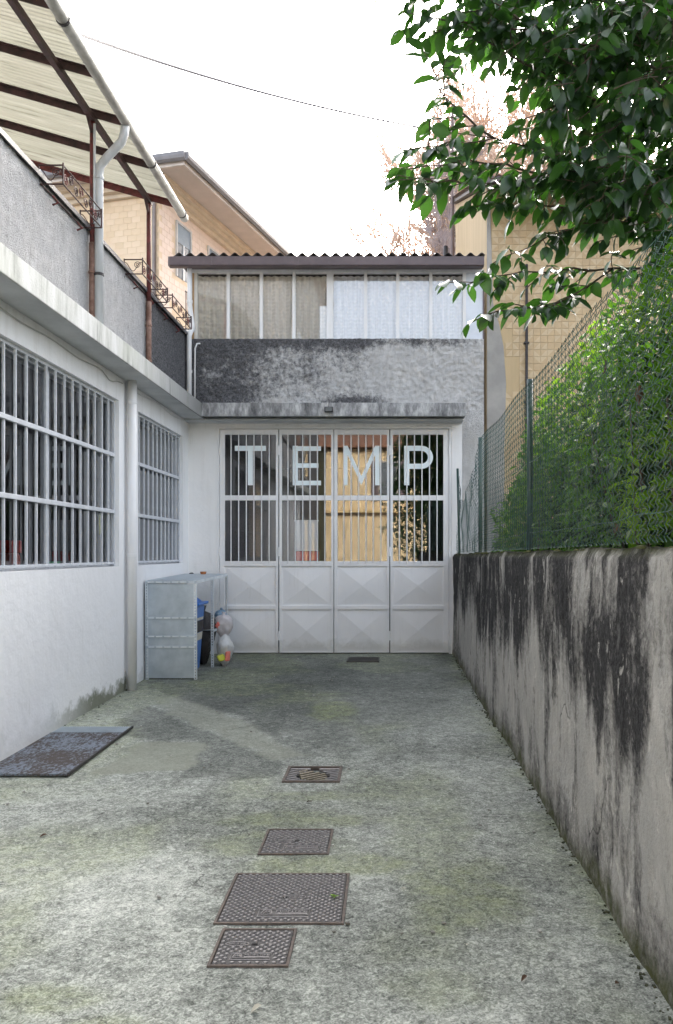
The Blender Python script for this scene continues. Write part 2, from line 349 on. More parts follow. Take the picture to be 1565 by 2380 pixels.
def plate_openings(us, vs, holes, P, t):
    """a plate with rectangular openings: P(u, v, depth) -> point; us/vs cut lines; t thickness"""
    mb = MB(); us = sorted(us); vs = sorted(vs)
    def hole(i, j):
        a = (us[i] + us[i + 1]) / 2; b = (vs[j] + vs[j + 1]) / 2
        return any(h[0] < a < h[1] and h[2] < b < h[3] for h in holes)
    idx = {}
    def vtx(i, j, d):
        k = (i, j, d)
        if k not in idx: idx[k] = len(mb.v); mb.v.append(tuple(P(us[i], vs[j], t * d)))
        return idx[k]
    nu, nv = len(us) - 1, len(vs) - 1
    for i in range(nu):
        for j in range(nv):
            if hole(i, j): continue
            mb.f.append((vtx(i, j, 0), vtx(i + 1, j, 0), vtx(i + 1, j + 1, 0), vtx(i, j + 1, 0)))
            mb.f.append((vtx(i, j, 1), vtx(i, j + 1, 1), vtx(i + 1, j + 1, 1), vtx(i + 1, j, 1)))
            for (di, dj, e0, e1) in ((-1, 0, (i, j + 1), (i, j)), (1, 0, (i + 1, j), (i + 1, j + 1)), (0, -1, (i, j), (i + 1, j)), (0, 1, (i + 1, j + 1), (i, j + 1))):
                a, b = i + di, j + dj
                if a < 0 or b < 0 or a >= nu or b >= nv or hole(a, b):
                    mb.f.append((vtx(*e0, 0), vtx(*e0, 1), vtx(*e1, 1), vtx(*e1, 0)))
    return mb
def textmesh(txt, size, depth, mat, name='letter'):
    cu = bpy.data.curves.new('t', 'FONT'); cu.body = txt; cu.size = size; cu.extrude = depth; cu.align_x = 'CENTER'; cu.align_y = 'CENTER'
    cu.resolution_u = 3
    o = bpy.data.objects.new('t', cu); COL.objects.link(o)
    dg = bpy.context.evaluated_depsgraph_get(); me = bpy.data.meshes.new_from_object(o.evaluated_get(dg))
    bpy.data.objects.remove(o); bpy.data.curves.remove(cu); me.name = name; me.materials.clear(); me.materials.append(M[mat]); return me

# ================================================================== SETTING
# ---- terrain sheet
gm = MB().add([(-900, -900, -0.42), (900, -900, -0.42), (900, 900, -0.42), (-900, 900, -0.42)], [(0, 1, 2, 3)]).build('ground', simple('street asphalt', (0.09, 0.09, 0.09), (0.06, 0.06, 0.06), 3, 0.9))
gm['kind'] = 'structure'

# ---- courtyard concrete
def courtyard():
    xs = np.concatenate([np.arange(-3.06, 1.10, 0.026), [1.12]])
    ys = np.concatenate([np.linspace(-12, 1.9, 30), np.arange(1.95, 12.32, 0.026)])
    X, Y = np.meshgrid(xs, ys, indexing='ij')
    Z = -0.15 + 0.0185 * Y
    Z += (fbm(X * 1.3, Y * 1.3, 3, 5) - .5) * 0.010 + (fbm(X * 14, Y * 14, 2, 9) - .5) * 0.004
    for (a0, a1, b0, b1, dp) in ((-.735, -.42, 3.305, 3.605, .02), (-.785, -.217, 3.67, 4.20, .02), (-.716, -.345, 4.475, 4.84, .02), (GP(655, 1819)[0] + .03, GP(790, 1819)[0] - .03, GP(700, 1819)[1] + .03, GP(700, 1783)[1] - .03, .09)):
        Z -= dp * ((X > a0) & (X < a1) & (Y > b0) & (Y < b1))           # recesses for the covers and the drain pit
    jit = (fbm(X * 4, Y * 4, 5, 21) - .5) * 0.42 + (fbm(X * 30, Y * 30, 2, 22) - .5) * 0.06
    def P(l): return [GP(*q) for q in l]
    D1 = P([(250, 1700), (300, 1665), (345, 1640), (400, 1662), (470, 1692), (560, 1732), (618, 1757), (655, 1775), (640, 1803), (560, 1813), (500, 1810), (425, 1806), (470, 1738), (455, 1722), (330, 1722)])
    D2 = P([(405, 1622), (480, 1642), (560, 1672), (640, 1722), (700, 1757), (790, 1745), (880, 1715), (1000, 1690), (1090, 1640), (1060, 1520), (560, 1515), (330, 1585)])
    a1 = 1 - ss(-0.03, 0.03, poly_sd(X, Y, D1) + jit * .6)
    d2 = poly_sd(X, Y, D2) + jit * .8
    soft = ss(-1.6, 1.4, X)
    a2 = np.where(X < -1.0, 1 - ss(-0.04, 0.04, d2), (1 - ss(-0.5, 0.35, d2)))
    asph = np.maximum(a1 * .72, a2 * (1 - .22 * soft)); asph = np.maximum(asph, .8 * ss(8.2, 10.5, Y)); asph = asph * (.75 + .5 * fbm(X * 2.2, Y * 2.2, 4, 88))
    patch = P([(318, 1722), (455, 1722), (472, 1736), (425, 1790), (230, 1795)])
    pal = 1 - ss(-0.03, 0.04, poly_sd(X, Y, patch) + jit * .5)
    strip = P([(345, 1622), (400, 1618), (560, 1672), (700, 1755), (640, 1765), (520, 1712), (400, 1660)])
    pal = np.maximum(pal, .75 * (1 - ss(-0.04, 0.05, poly_sd(X, Y, strip) + jit * .5)))
    big = fbm(X * .75, Y * .75, 4, 31)
    moss = ss(.50, .72, fbm(X * 1.1 + 4, Y * .9, 5, 41)) * .6
    for (u, v, rx, ry, s) in ((700, 1905, .55, .18, .8), (760, 2010, .55, .16, .9), (620, 1960, .5, .25, .7), (1080, 2080, .35, .5, .9), (1010, 2300, .22, .2, .5), (770, 1650, .28, .5, 1.0),
                              (590, 1600, .7, .5, .55), (110, 2320, .25, .12, .8), (500, 1590, .4, .3, .8), (740, 1850, .5, .12, .7), (240, 2390, .2, .1, .7), (1000, 1930, .3, .8, .55)):
        cx, cy = GP(u, v); d = np.hypot((X - cx) / rx, (Y - cy) / ry) + (fbm(X * 5, Y * 5, 4, 55) - .5) * .9
        moss = np.maximum(moss, s * (1 - ss(.5, 1.15, d)))
    xr = 1.067 - 0.00925 * Y
    moss = np.maximum(moss, .95 * np.exp(-np.maximum(xr - X, 0) / (.10 + .10 * fbm(Y * 2, X * 0, 3, 61))) * ss(.25, .6, fbm(Y * 3, X * 2, 3, 62)))
    moss = np.maximum(moss, .7 * np.exp(-np.maximum(X + 3.03, 0) / .12) * ss(6.5, 8.5, Y))
    moss = np.maximum(moss, .55 * np.exp(-np.maximum(12.2 - Y, 0) / .5))
    dirt = ss(.42, .7, fbm(X * .9 + 9, Y * .6 + 3, 5, 71))
    cx, cy = GP(570, 2240 + 60); dirt = np.maximum(dirt, 1 - ss(.3, 1.2, np.hypot((X - cx) / .35, (Y - cy) / .3)))
    me = npmesh('courtyard_paving', np.stack([X, Y, Z], -1).reshape(-1, 3), gridfaces(len(xs), len(ys)), 'gal' if 0 else mat_ground())
    for k, a in (('asph', asph), ('pale', pal), ('moss', moss), ('dirt', dirt), ('big', big)): setattr_(me, k, np.clip(a, 0, 1) * .85 if k == 'asph' else a)
    o = link('courtyard_paving', me, smooth=True); o['kind'] = 'structure'
def mat_ground():
    m, n, b = nmat('mossy concrete'); b.inputs['Roughness'].default_value = 0.92; b.inputs['Specular IOR Level'].default_value = 0.25
    co = coord(n)
    wob = noise(n, coord(n, (1, 1, 1)), 35, 8, 0.72, 1.2)           # fibrous scratchy grain
    fine = noise(n, co, 120, 4, 0.7); mid = noise(n, co, 9, 6, 0.65)
    v = math_(n, 'ADD', math_(n, 'MULTIPLY', wob, 0.62), math_(n, 'MULTIPLY', fine, 0.38))
    v = math_(n, 'ADD', v, math_(n, 'MULTIPLY', math_(n, 'SUBTRACT', mid, 0.5), 0.24))
    v = math_(n, 'ADD', v, math_(n, 'MULTIPLY', math_(n, 'SUBTRACT', attr(n, 'big'), 0.5), 0.14))
    v = math_(n, 'SUBTRACT', v, math_(n, 'MULTIPLY', attr(n, 'dirt'), 0.05))
    conc = ramp(n, v, [(0.32, (0.058, 0.061, 0.054)), (0.425, (0.19, 0.20, 0.176)), (0.505, (0.35, 0.362, 0.32)), (0.63, (0.68, 0.69, 0.62))])
    asp = ramp(n, v, [(0.33, (0.040, 0.043, 0.038)), (0.47, (0.105, 0.112, 0.098)), (0.60, (0.22, 0.23, 0.20)), (0.72, (0.50, 0.50, 0.46))])
    pal = ramp(n, v, [(0.30, (0.17, 0.178, 0.14)), (0.62, (0.36, 0.37, 0.305))])
    c = mixc(n, attr(n, 'asph'), conc, asp); c = mixc(n, attr(n, 'pale'), c, pal)
    ms = math_(n, 'MULTIPLY', attr(n, 'moss'), ramp(n, mid, [(0.32, g(0.2)), (0.62, g(1))]))
    mcol = ramp(n, v, [(0.32, (0.075, 0.092, 0.036)), (0.5, (0.22, 0.25, 0.12)), (0.66, (0.46, 0.49, 0.30))])
    c = mixc(n, math_(n, 'MULTIPLY', ms, 0.75), c, mcol)
    vo = N(n, 'ShaderNodeTexVoronoi', feature='DISTANCE_TO_EDGE'); vo.inputs['Scale'].default_value = 1.15
    va = N(n, 'ShaderNodeVectorMath', operation='ADD'); nz_ = N(n, 'ShaderNodeTexNoise'); nz_.inputs['Scale'].default_value = 2.2; nz_.inputs['Detail'].default_value = 7; nz_.inputs['Roughness'].default_value = .65
    vs_ = N(n, 'ShaderNodeVectorMath', operation='SCALE'); vs_.inputs['Scale'].default_value = .55; n.links.new(co, nz_.inputs['Vector']); n.links.new(nz_.outputs['Color'], vs_.inputs[0]); n.links.new(co, va.inputs[0]); n.links.new(vs_.outputs[0], va.inputs[1]); n.links.new(va.outputs[0], vo.inputs['Vector'])
    crk = math_(n, 'MULTIPLY', ramp(n, vo.outputs['Distance'], [(0.0, g(1)), (0.006, g(0))]), ramp(n, noise(n, co, 1.3, 3), [(.50, g(0)), (.58, g(.8))]))
    c = mixc(n, crk, c, (0.05, 0.05, 0.045))
    n.links.new(c, b.inputs['Base Color'])
    bump(n, b, math_(n, 'SUBTRACT', math_(n, 'ADD', wob, math_(n, 'MULTIPLY', fine, 0.5)), math_(n, 'MULTIPLY', crk, .8)), 0.6, 0.010)
    return m
courtyard()

# ---- neighbour's garden soil behind the boundary wall
so = MB().box(1.20, 9, -8, 12.9, -0.35, 0.55).build('garden_soil', 'soil'); so['kind'] = 'structure'

# ================================================================== LEFT WING
XW = -3.03
lw = thing('workshop_wing', 'white rendered low workshop wing with two barred windows and a rough parapet above', 'building', (XW, 6, 0))
W1 = (4.06, 9.065, 1.45, 3.31); W2 = (9.77, 11.87, 1.45, 3.31)
plate_openings([-3, W1[0], W1[1], W2[0], W2[1], 12.5], [-0.3, 1.45, 3.31, 3.575], [W1, W2], lambda a, b, d: (XW - d, a, b), 0.30).build('wall', 'white', lw)
# interior room
def room(x0, x1, y0, y1, z0, z1, mat, parent):
    m = MB(); m.box(x0, x1, y0, y1, z0, z1); m.f = [f[::-1] for f in m.f]
    return m
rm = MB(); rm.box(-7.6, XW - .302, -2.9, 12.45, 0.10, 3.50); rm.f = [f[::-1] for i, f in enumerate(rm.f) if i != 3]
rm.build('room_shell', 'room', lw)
MB().box(-7.9, XW - .31, -3, 12.5, 3.51, 3.60).build('room_ceiling', 'room', lw)
barz = MB().box(-.009, .009, -.011, .011, W1[2] + .02, W1[3] - .02).mesh('bar', 'bar_white')
def lwin(wy0, wy1, nb):
    y0, y1, z0, z1 = wy0, wy1, 1.45, 3.31
    f = MB()
    xf = XW - .055
    f.box(xf - .012, xf + .012, y0 + .002, y0 + .03, z0 + .002, z1 - .002); f.box(xf - .012, xf + .012, y1 - .03, y1 - .002, z0 + .002, z1 - .002)
    f.box(xf - .012, xf + .012, y0 + .031, y1 - .031, z1 - .03, z1 - .002)
    win = f.build('window', 'bar_white', lw)
    for z in (2.69, 2.06):
        MB().box(xf - .008, xf + .026, y0 + .031, y1 - .031, z - .021, z + .021).build('rail', 'bar_white', win, bevel=.003)
    MB().box(xf - .008, xf + .024, y0 + .031, y1 - .031, z0 + .025, z0 + .047).build('rail', 'bar_white', win, bevel=.003)
    sp = (y1 - y0) / nb
    for k in range(1, nb):
        link('bar', barz, win, loc=(xf + .004, y0 + k * sp + random.uniform(-.004, .004), 0))
    # timber sashes and panes behind the grille
    n = max(1, round((y1 - y0) / 1.65)); s = (y1 - y0) / n; xs_ = XW - .115
    for k in range(n):
        a, b = y0 + k * s + .004, y0 + (k + 1) * s - .004
        sash = plate_openings([a, a + .02, b - .02, b], [z0 + .002, z0 + .05, z1 - .05, z1 - .002], [(a + .02, b - .02, z0 + .05, z1 - .05)], lambda p, q, d: (xs_ + .025 - d, p, q), .05).build('sash', 'bar_white', win)
        MB().add([(xs_, a + .03, z0 + .04), (xs_, b - .03, z0 + .04), (xs_, b - .03, z1 - .04), (xs_, a + .03, z1 - .04)], [(0, 1, 2, 3)]).build('pane', 'glass_win', win)
    return win
lwin(W1[0], W1[1], 25); lwin(W2[0], W2[1], 11)
# inner sill / counter
MB().box(XW - .75, XW - .302, 4.0, 12.0, 1.36, 1.447).build('inner_sill', simple('grey sill', (0.30, 0.30, 0.31), None, 6, .6), lw)

# eaves slab with stained fascia
def slabmat():
    m, n, b = nmat('weathered slab edge'); b.inputs['Roughness'].default_value = .85
    co = coord(n); st = noise(n, coord(n, (3.2, 3.2, .6)), 2.4, 7, .65); big = noise(n, co, .7, 4)
    c = ramp(n, st, [(.28, (0.26, 0.27, 0.245)), (.46, (0.50, 0.505, 0.475)), (.64, (0.62, 0.62, 0.605))])
    c = mixc(n, ramp(n, big, [(.45, g(0)), (.65, g(.32))]), c, (0.34, 0.37, 0.25))
    sp = N(n, 'ShaderNodeSeparateXYZ'); tc = N(n, 'ShaderNodeTexCoord'); n.links.new(tc.outputs['Object'], sp.inputs[0])
    c = mixc(n, ramp(n, math_(n, 'ADD', math_(n, 'MULTIPLY', sp.outputs[1], .16), math_(n, 'MULTIPLY', st, .25)), [(.55, g(0)), (1.0, g(.75))]), c, (0.115, 0.115, 0.112))
    n.links.new(c, b.inputs['Base Color']); bump(n, b, noise(n, co, 45, 5), .5, .006); return m
M['slab_edge'] = slabmat()
sb = MB(); sb.box(-3.329, -2.735, -3, 12.19, 3.577, 3.60); sb.build('soffit', 'slab', lw)
def fascia_grid(p0, p1, up, nrm, nu, nv, name, mat, parent, amp=.004, extra=None):
    p0 = Vector(p0); p1 = Vector(p1); up = Vector(up); nrm = Vector(nrm)
    U, V_ = np.meshgrid(np.linspace(0, 1, nu), np.linspace(0, 1, nv), indexing='ij')
    L = (p1 - p0).length; H = up.length
    d = (fbm(U * L * 2, V_ * H * 2, 3, 3) - .5) * amp * 2 + (fbm(U * L * 25, V_ * H * 25, 2, 4) - .5) * amp
    if extra is not None: d = d + extra(U * L, V_ * H)
    P = np.array(p0)[None, None] + U[..., None] * np.array(p1 - p0) + V_[..., None] * np.array(up) + d[..., None] * np.array(nrm)
    return P, U * L, V_ * H
fs = MB(); fs.box(-2.733, -2.712, -3, 12.18, 3.565, 3.77); fs.build('fascia', 'slab_edge', lw, bevel=.006)
MB().box(-3.028, -2.734, -3, 11.99, 3.602, 3.765).build('slab_top', 'slab_edge', lw)
# rough cast parapet (displaced grid)
M['roughstain'] = stained('sooty roughcast', (0.84, 0.835, 0.82), (0.065, 0.065, 0.068), (0.10, .11, .06), bs=45, bstr=1.0, bd=.03, fscale=14, nz=1.8, iso=.8, lo=.28, hi=.74)
M['roughcast'] = stained('grey roughcast', (0.60, 0.60, 0.605), (0.16, 0.16, 0.165), None, bs=55, bstr=1.0, bd=.02, fscale=26)
def roughwall(name, p0, p1, up, nrm, parent, step, amp, soot_fn, back=.22, mat='roughcast', moss_fn=None, cover=True):
    p0 = Vector(p0); p1 = Vector(p1); up = Vector(up); nrm = Vector(nrm)
    L = (p1 - p0).length; H = up.length; nu = int(L / step) + 2; nv = int(H / step) + 2
    U, V_ = np.meshgrid(np.linspace(0, L, nu), np.linspace(0, H, nv), indexing='ij')
    d = (fbm(U * 30, V_ * 30, 2, 4) - .5) * amp * 1.6 + (fbm(U * 1.2, V_ * 1.2, 3, 3) - .5) * amp
    d[:, -1] = d[:, -2]
    P = np.array(p0) + U[..., None] / L * np.array(p1 - p0) + V_[..., None] / H * np.array(up) + d[..., None] * np.array(nrm)
    V = P.reshape(-1, 3); F = gridfaces(nu, nv)
    if np.dot(np.cross(np.array(p1 - p0), np.array(up)), np.array(nrm)) < 0: F = F[:, ::-1]
    # close it with a top and a back so that it is solid
    n0 = len(V); B = P - d[..., None] * np.array(nrm) - back * np.array(nrm)
    V = np.concatenate([V, B[:, -1], B[:, 0]]); i = np.arange(nu - 1)
    top = np.stack([i * nv + nv - 1, (i + 1) * nv + nv - 1, n0 + i + 1, n0 + i], 1)
    bk = np.stack([n0 + i, n0 + i + 1, n0 + nu + i + 1, n0 + nu + i], 1)
    e0 = np.array([[0, nv - 1, n0, n0 + nu], [(nu - 1) * nv + nv - 1, (nu - 1) * nv, n0 + 2 * nu - 1, n0 + nu - 1]])
    F = np.concatenate([F, top, bk, e0]); V = V - np.array(wloc(parent))
    me = npmesh(name, V, F, mat); s = soot_fn(U, V_)
    z = np.zeros(nu); setattr_(me, 'soot', np.concatenate([s.ravel(), s[:, -1], s[:, 0]]))
    mo = moss_fn(U, V_) if moss_fn else np.zeros_like(s); setattr_(me, 'moss', np.concatenate([mo.ravel(), mo[:, -1], mo[:, 0]]))
    return link(name, me, parent, smooth=True)
roughwall('parapet', (XW, -3, 3.70), (XW, 10.06, 3.70), (0, 0, 1.16), (1, 0, 0), lw, .024, .012, lambda u, v: .22 + .35 * (fbm(u * .8, v * .5, 4, 8) - .5) + .12 * ss(.9, 1.15, v))
roughwall('parapet', (XW - .004, 10.10, 3.70), (XW - .004, 12.19, 3.70), (0, 0, 1.16), (1, 0, 0), lw, .024, .012, lambda u, v: 1.02 + .4 * (fbm(u * 3, v * .8, 4, 9) - .5) - .35 * ss(.1, .0, v), mat='roughstain')['label'] = 'soot blackened end of the parapet'
cp = MB(); cp.box(XW - .24, XW + .035, -3, 12.17, 4.868, 4.882); cp.box(XW + .02, XW + .036, -3, 12.17, 4.835, 4.8675); cp.build('parapet_capping', simple('dark metal capping', (0.10, 0.095, 0.10), (0.06, 0.055, 0.06), 9, .5), lw)
MB().box(-7.0, XW - .26, -3, 12.3, 3.80, 3.92).build('terrace_floor', 'slab', lw)
# downpipe on the wall
dp = MB(); px, py = -2.955, 9.30
dp.tube([(px, py, 3.60), (px, py, .02)], .052, 16); dp.build('downpipe', 'pvc_white', lw, smooth=True)
for z in (3.33, 1.57): MB().lathe((px, py, z), [(.053, -.02), (.058, -.018), (.058, .018), (.053, .02)], 16).build('pipe_collar', 'pvc_white', lw)
# thin cable under the soffit
cb = []
for k in range(40):
    y = 5.0 + k * (9.15 - 5.0) / 39; t = k / 39
    cb.append((XW + .012, y, 3.53 - .03 * math.sin(t * 3.1) - (.06 * math.exp(-((y - 8.75) / .18) ** 2)) - .012 * math.sin(y * 5)))
MB().tube(cb, .006, 5).build('cable', simple('painted cable', (0.5, .49, .47), None, 8, .6), lw)
MB().tube([(XW + .012, 9.4 + k * .12, 3.535 - .02 * math.sin(k * .5)) for k in range(23)], .006, 5).build('cable', M['pvc_white'], lw)

# ================================================================== BACK WING
YB = 12.2
bw = thing('workshop_back_wing', 'back wing with folding white gate, stained parapet and glazed veranda on top', 'building', (-.8, 12.4, 0))
DX0, DX1, DZ1 = -2.60, .94, 3.51
plate_openings([-3.05, DX0, DX1, 1.10], [-.3, DZ1, 3.60], [(DX0, DX1, -.3, DZ1)], lambda a, b, d: (a, YB + d, b), .30).build('wall', 'white_lo', bw)
def soot_back(u, v):
    s = .76 - .62 * ss(.6, 4.2, u) - .30 * ss(.8, .15, v) * ss(.3, 1.2, u) + .5 * ss(.84, 1.06, v)
    s += 1.2 * (fbm(u * 1.3 + 3, v * 1.3, 5, 12) - .5) + .35 * ss(.35, .0, u)
    s += .5 * np.exp(-((u - 2.55) / .35) ** 2 - ((v - .14) / .10) ** 2)
    return s
roughwall('parapet', (-3.03, YB, 3.74), (1.43, YB, 3.74), (0, 0, 1.09), (0, -1, 0), bw, .02, .032, soot_back, mat='roughstain')
roughwall('side_pier', (1.102, YB + .004, -.2), (1.43, YB + .004, -.2), (0, 0, 3.938), (0, -1, 0), bw, .03, .008, lambda u, v: -.02 + .7 * (fbm(u * 1.5, v * 1.0 + 5, 5, 15) - .5) + .25 * ss(3.3, 3.9, v), mat='roughstain', back=.26)
# door slab
def sootmat():
    m, n, b = nmat('sooty slab edge'); b.inputs['Roughness'].default_value = .85
    st = noise(n, coord(n, (3.5, 3.5, 1.2)), 2.2, 8, .7)
    n.links.new(ramp(n, st, [(.36, (0.09, .09, .092)), (.50, (0.24, .24, .24)), (.68, (0.58, .58, .57))]), b.inputs['Base Color']); bump(n, b, noise(n, coord(n), 45, 5), .5, .006); return m
M['slab_sooty'] = sootmat()
ds = MB(); ds.box(-2.711, 1.085, 11.71, 12.19, 3.60, 3.765); ds.build('canopy_slab', 'slab', bw)
dfm = MB(); dfm.box(-2.711, 1.087, 11.688, 11.708, 3.575, 3.77); dfm.box(1.087, 1.105, 11.69, 12.19, 3.585, 3.768); dfm.build('slab_fascia', 'slab_sooty', bw, bevel=.006)
MB().box(-3.02, 1.09, 11.9, 12.192, 3.55, 3.575).build('lintel_lip', 'slab', bw)
# back room
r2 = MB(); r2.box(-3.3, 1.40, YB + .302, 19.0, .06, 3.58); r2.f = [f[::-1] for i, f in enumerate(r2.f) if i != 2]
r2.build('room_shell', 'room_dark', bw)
# gate frame and leaves
fr = plate_openings([DX0 + .002, DX0 + .035, DX1 - .035, DX1 - .002], [.06, DZ1 - .035, DZ1 - .002], [(DX0 + .035, DX1 - .035, .06, DZ1 - .035)], lambda a, b, d: (a, YB + .005 + d, b), .10).build('door_frame', 'steel_white', bw)
leaves = [(-2.560, -1.676, .075, .036), (-1.662, -.842, .040, .036), (-.832, .002, .050, .036), (.016, .900, .040, .082)]
ZB, ZT = .092, 3.468
zr = [ZB, .745, .805, 1.40, 1.475, 2.394, 2.469, 3.388, ZT]
YF = YB + .018
rb = MB().tube([(0, 0, 1.445), (0, 0, 3.412)], .0088, 8).mesh('bar', 'door_bar')
for li, (x0, x1, sl_, sr_) in enumerate(leaves):
    gx0, gx1 = x0 + sl_, x1 - sr_
    holes = [(gx0, gx1, 2.469, 3.388), (gx0, gx1, 1.475, 2.394), (gx0, gx1, .805, 1.40), (gx0, gx1, ZB + .012, .745)]
    leaf = plate_openings([x0, gx0, gx1, x1], [ZB, ZB + .012, .745, .805, 1.40, 1.475, 2.394, 2.469, 3.388, ZT], holes, lambda a, b, d: (a, YF + d, b), .045).build('door_leaf', 'steel_white', bw, bevel=.003)
    for z0, z1 in ((2.469, 3.388), (1.475, 2.394)):
        MB().add([(gx0 - .005, YF + .03, z0 - .005), (gx1 + .005, YF + .03, z0 - .005), (gx1 + .005, YF + .03, z1 + .005), (gx0 - .005, YF + .03, z1 + .005)], [(0, 1, 2, 3)]).build('pane', 'glass_door', leaf)
    for z0, z1 in ((.805, 1.40), (ZB + .012, .745)):
        p = MB(); m_ = .022; ya = YF + .022; cx, cz = (gx0 + gx1) / 2, (z0 + z1) / 2
        p.add([(gx0, ya, z0), (gx1, ya, z0), (gx1, ya, z1), (gx0, ya, z1), (gx0 + m_, ya, z0 + m_), (gx1 - m_, ya, z0 + m_), (gx1 - m_, ya, z1 - m_), (gx0 + m_, ya, z1 - m_), (cx, ya - .034, cz)],
              [(0, 1, 5, 4), (1, 2, 6, 5), (2, 3, 7, 6), (3, 0, 4, 7), (4, 5, 8), (5, 6, 8), (6, 7, 8), (7, 4, 8)])
        p.build('pyramid_panel', 'steel_white', leaf)
    for k in range(6):
        link('bar', rb, leaf, loc=(gx0 + (gx1 - gx0) * (k + .85) / 6.7, YF - .012, 0))
    if li in (0, 3, 1, 2):
        hx = {0: x0 - .004, 1: x0 - .006, 2: x1 + .006, 3: x1 + .004}[li]
        for hz in (.35, 1.62, 3.15): MB().tube([(hx, YF - .010, hz - .07), (hx, YF - .010, hz + .07)], .012, 8).build('hinge', 'steel_white', leaf)
# letters on the glass (film just outside the pane)
def letter(ch, x0, x1, leaf):
    z0, z1, s = 2.623, 3.222, .078; y = YF + .026; mb = MB(); xm = (x0 + x1) / 2
    def q(*pp): mb.prism([(a, y, b) for a, b in pp], (0, -.0015, 0))
    if ch == 'T': q((x0, z1 - s), (x1, z1 - s), (x1, z1), (x0, z1)); q((xm - s / 2, z0), (xm + s / 2, z0), (xm + s / 2, z1 - s), (xm - s / 2, z1 - s))
    if ch == 'E':
        q((x0, z0), (x0 + s, z0), (x0 + s, z1), (x0, z1)); zm = (z0 + z1) / 2
        for a, e in ((z0, x1), (z1 - s, x1), (zm - s * .45, x1 - .04)): q((x0 + s, a), (e, a), (e, a + s * .9), (x0 + s, a + s * .9))
    if ch == 'M':
        t = s * .88
        q((x0, z0), (x0 + t, z0), (x0 + t, z1), (x0, z1)); q((x1 - t, z0), (x1, z0), (x1, z1), (x1 - t, z1))
        q((x0 + t, z1 - .14), (x0 + t, z1), (xm, z0 + .14), (xm, z0)); q((xm, z0), (xm, z0 + .14), (x1 - t, z1), (x1 - t, z1 - .14))
    if ch == 'P':
        q((x0, z0), (x0 + s, z0), (x0 + s, z1), (x0, z1)); r = .175; cz = z1 - r; cx = x1 - r; n = 14
        q((x0 + s, z1 - s), (cx, z1 - s), (cx, z1), (x0 + s, z1)); q((x0 + s, z1 - 2 * r), (cx, z1 - 2 * r), (cx, z1 - 2 * r + s), (x0 + s, z1 - 2 * r + s))
        for k in range(n):
            a0 = math.pi / 2 - math.pi * k / n; a1 = math.pi / 2 - math.pi * (k + 1) / n; ri = r - s
            q((cx + ri * math.cos(a0), cz + ri * math.sin(a0)), (cx + ri * math.cos(a1), cz + ri * math.sin(a1)), (cx + r * math.cos(a1), cz + r * math.sin(a1)), (cx + r * math.cos(a0), cz + r * math.sin(a0)))
    return mb.build('letter', 'letter', leaf)
lv = [o for o in bw.children if o.name.startswith('door_leaf')]
letter('T', -2.337, -1.867, lv[0]); letter('E', -1.461, -1.032, lv[1]); letter('M', -.698, -.146, lv[2]); letter('P', .226, .663, lv[3])
# veranda
VZ0, VZ1 = 4.835, 5.83; YV = YB + .03
posts = [-2.92, -2.433, -1.934, -1.44, -.895, -.357, .13, .629, 1.136]
MB().box(-2.99, 1.43, YV - .015, YV + .06, VZ1, VZ1 + .05).build('veranda_head', 'pvc_white', bw)
for i, x in enumerate(posts):
    hw = .05 if i == 4 else .024
    MB().box(x - hw, x + hw, YV - .012, YV + .05, VZ0, VZ1).build('mullion', simple('cream post', (0.62, .60, .56), None, 6, .6) if i == 0 else 'pvc_white', bw)
MB().box(-2.99, -2.945, YV + .0, YV + .06, VZ0, VZ1).build('mullion', simple('timber post', (0.40, .26, .13), None, 10, .7), bw)
for a, b in zip(posts[:-1], posts[1:]):
    tl = random.uniform(-.006, .006)
    MB().add([(a + .02, YV + .02, VZ0), (b - .02, YV + .02 + tl, VZ0), (b - .02, YV + .02 + tl, VZ1), (a + .02, YV + .02, VZ1)], [(0, 1, 2, 3)]).build('pane', 'glass_ver', bw)
MB().box(1.161, 1.415, YV + .005, YV + .04, VZ0, VZ1 - .002).build('solid_panel', simple('white panel', (0.68, .72, .78), None, 2, .5), bw)
MB().box(1.417, 1.435, YV - .01, YV + .06, VZ0, VZ1 - .002).build('mullion', 'gutter_brown', bw)
def curtain(x0, x1, name, mat, y=12.33, ph=0.0):
    xs = np.linspace(x0, x1, int((x1 - x0) / .012)); zs = np.linspace(VZ0, VZ1 - .02, 60); X, Z = np.meshgrid(xs, zs, indexing='ij')
    Y = y + .022 * np.sin(X * 60 + ph + 3 * fbm(X * 3, Z * 0, 2, 3)) + .012 * np.sin(Z * 2 * math.pi / .055 + 2.5 * fbm(X * 8, Z * 2, 2, 4)) + .03 * (fbm(X * 2, Z * .6, 2, 5) - .5)
    o = link(name, npmesh(name, np.stack([X, Y, Z], -1).reshape(-1, 3) - np.array(wloc(bw)), gridfaces(len(xs), len(zs)), mat), bw, smooth=True); return o
def curtainmat(nm, c):
    m, n, b = nmat(nm); b.inputs['Roughness'].default_value = .9
    n.links.new(ramp(n, noise(n, coord(n, (20, 1, .6)), 2, 4), [(.3, tuple(x * .8 for x in c)), (.7, c)]), b.inputs['Base Color'])
    t = N(n, 'ShaderNodeBsdfTranslucent'); t.inputs[0].default_value = (*c, 1); mx = N(n, 'ShaderNodeMixShader'); mx.inputs[0].default_value = .15
    out = [x for x in n.nodes if x.type == 'OUTPUT_MATERIAL'][0]
    n.links.new(b.outputs[0], mx.inputs[1]); n.links.new(t.outputs[0], mx.inputs[2]); n.links.new(mx.outputs[0], out.inputs[0]); return m
curtain(-2.94, -.91, 'curtain', curtainmat('beige lace', (0.90, .86, .79)))
curtain(-.93, 1.15, 'curtain', curtainmat('white lace', (0.88, .88, .90)), ph=1.3)
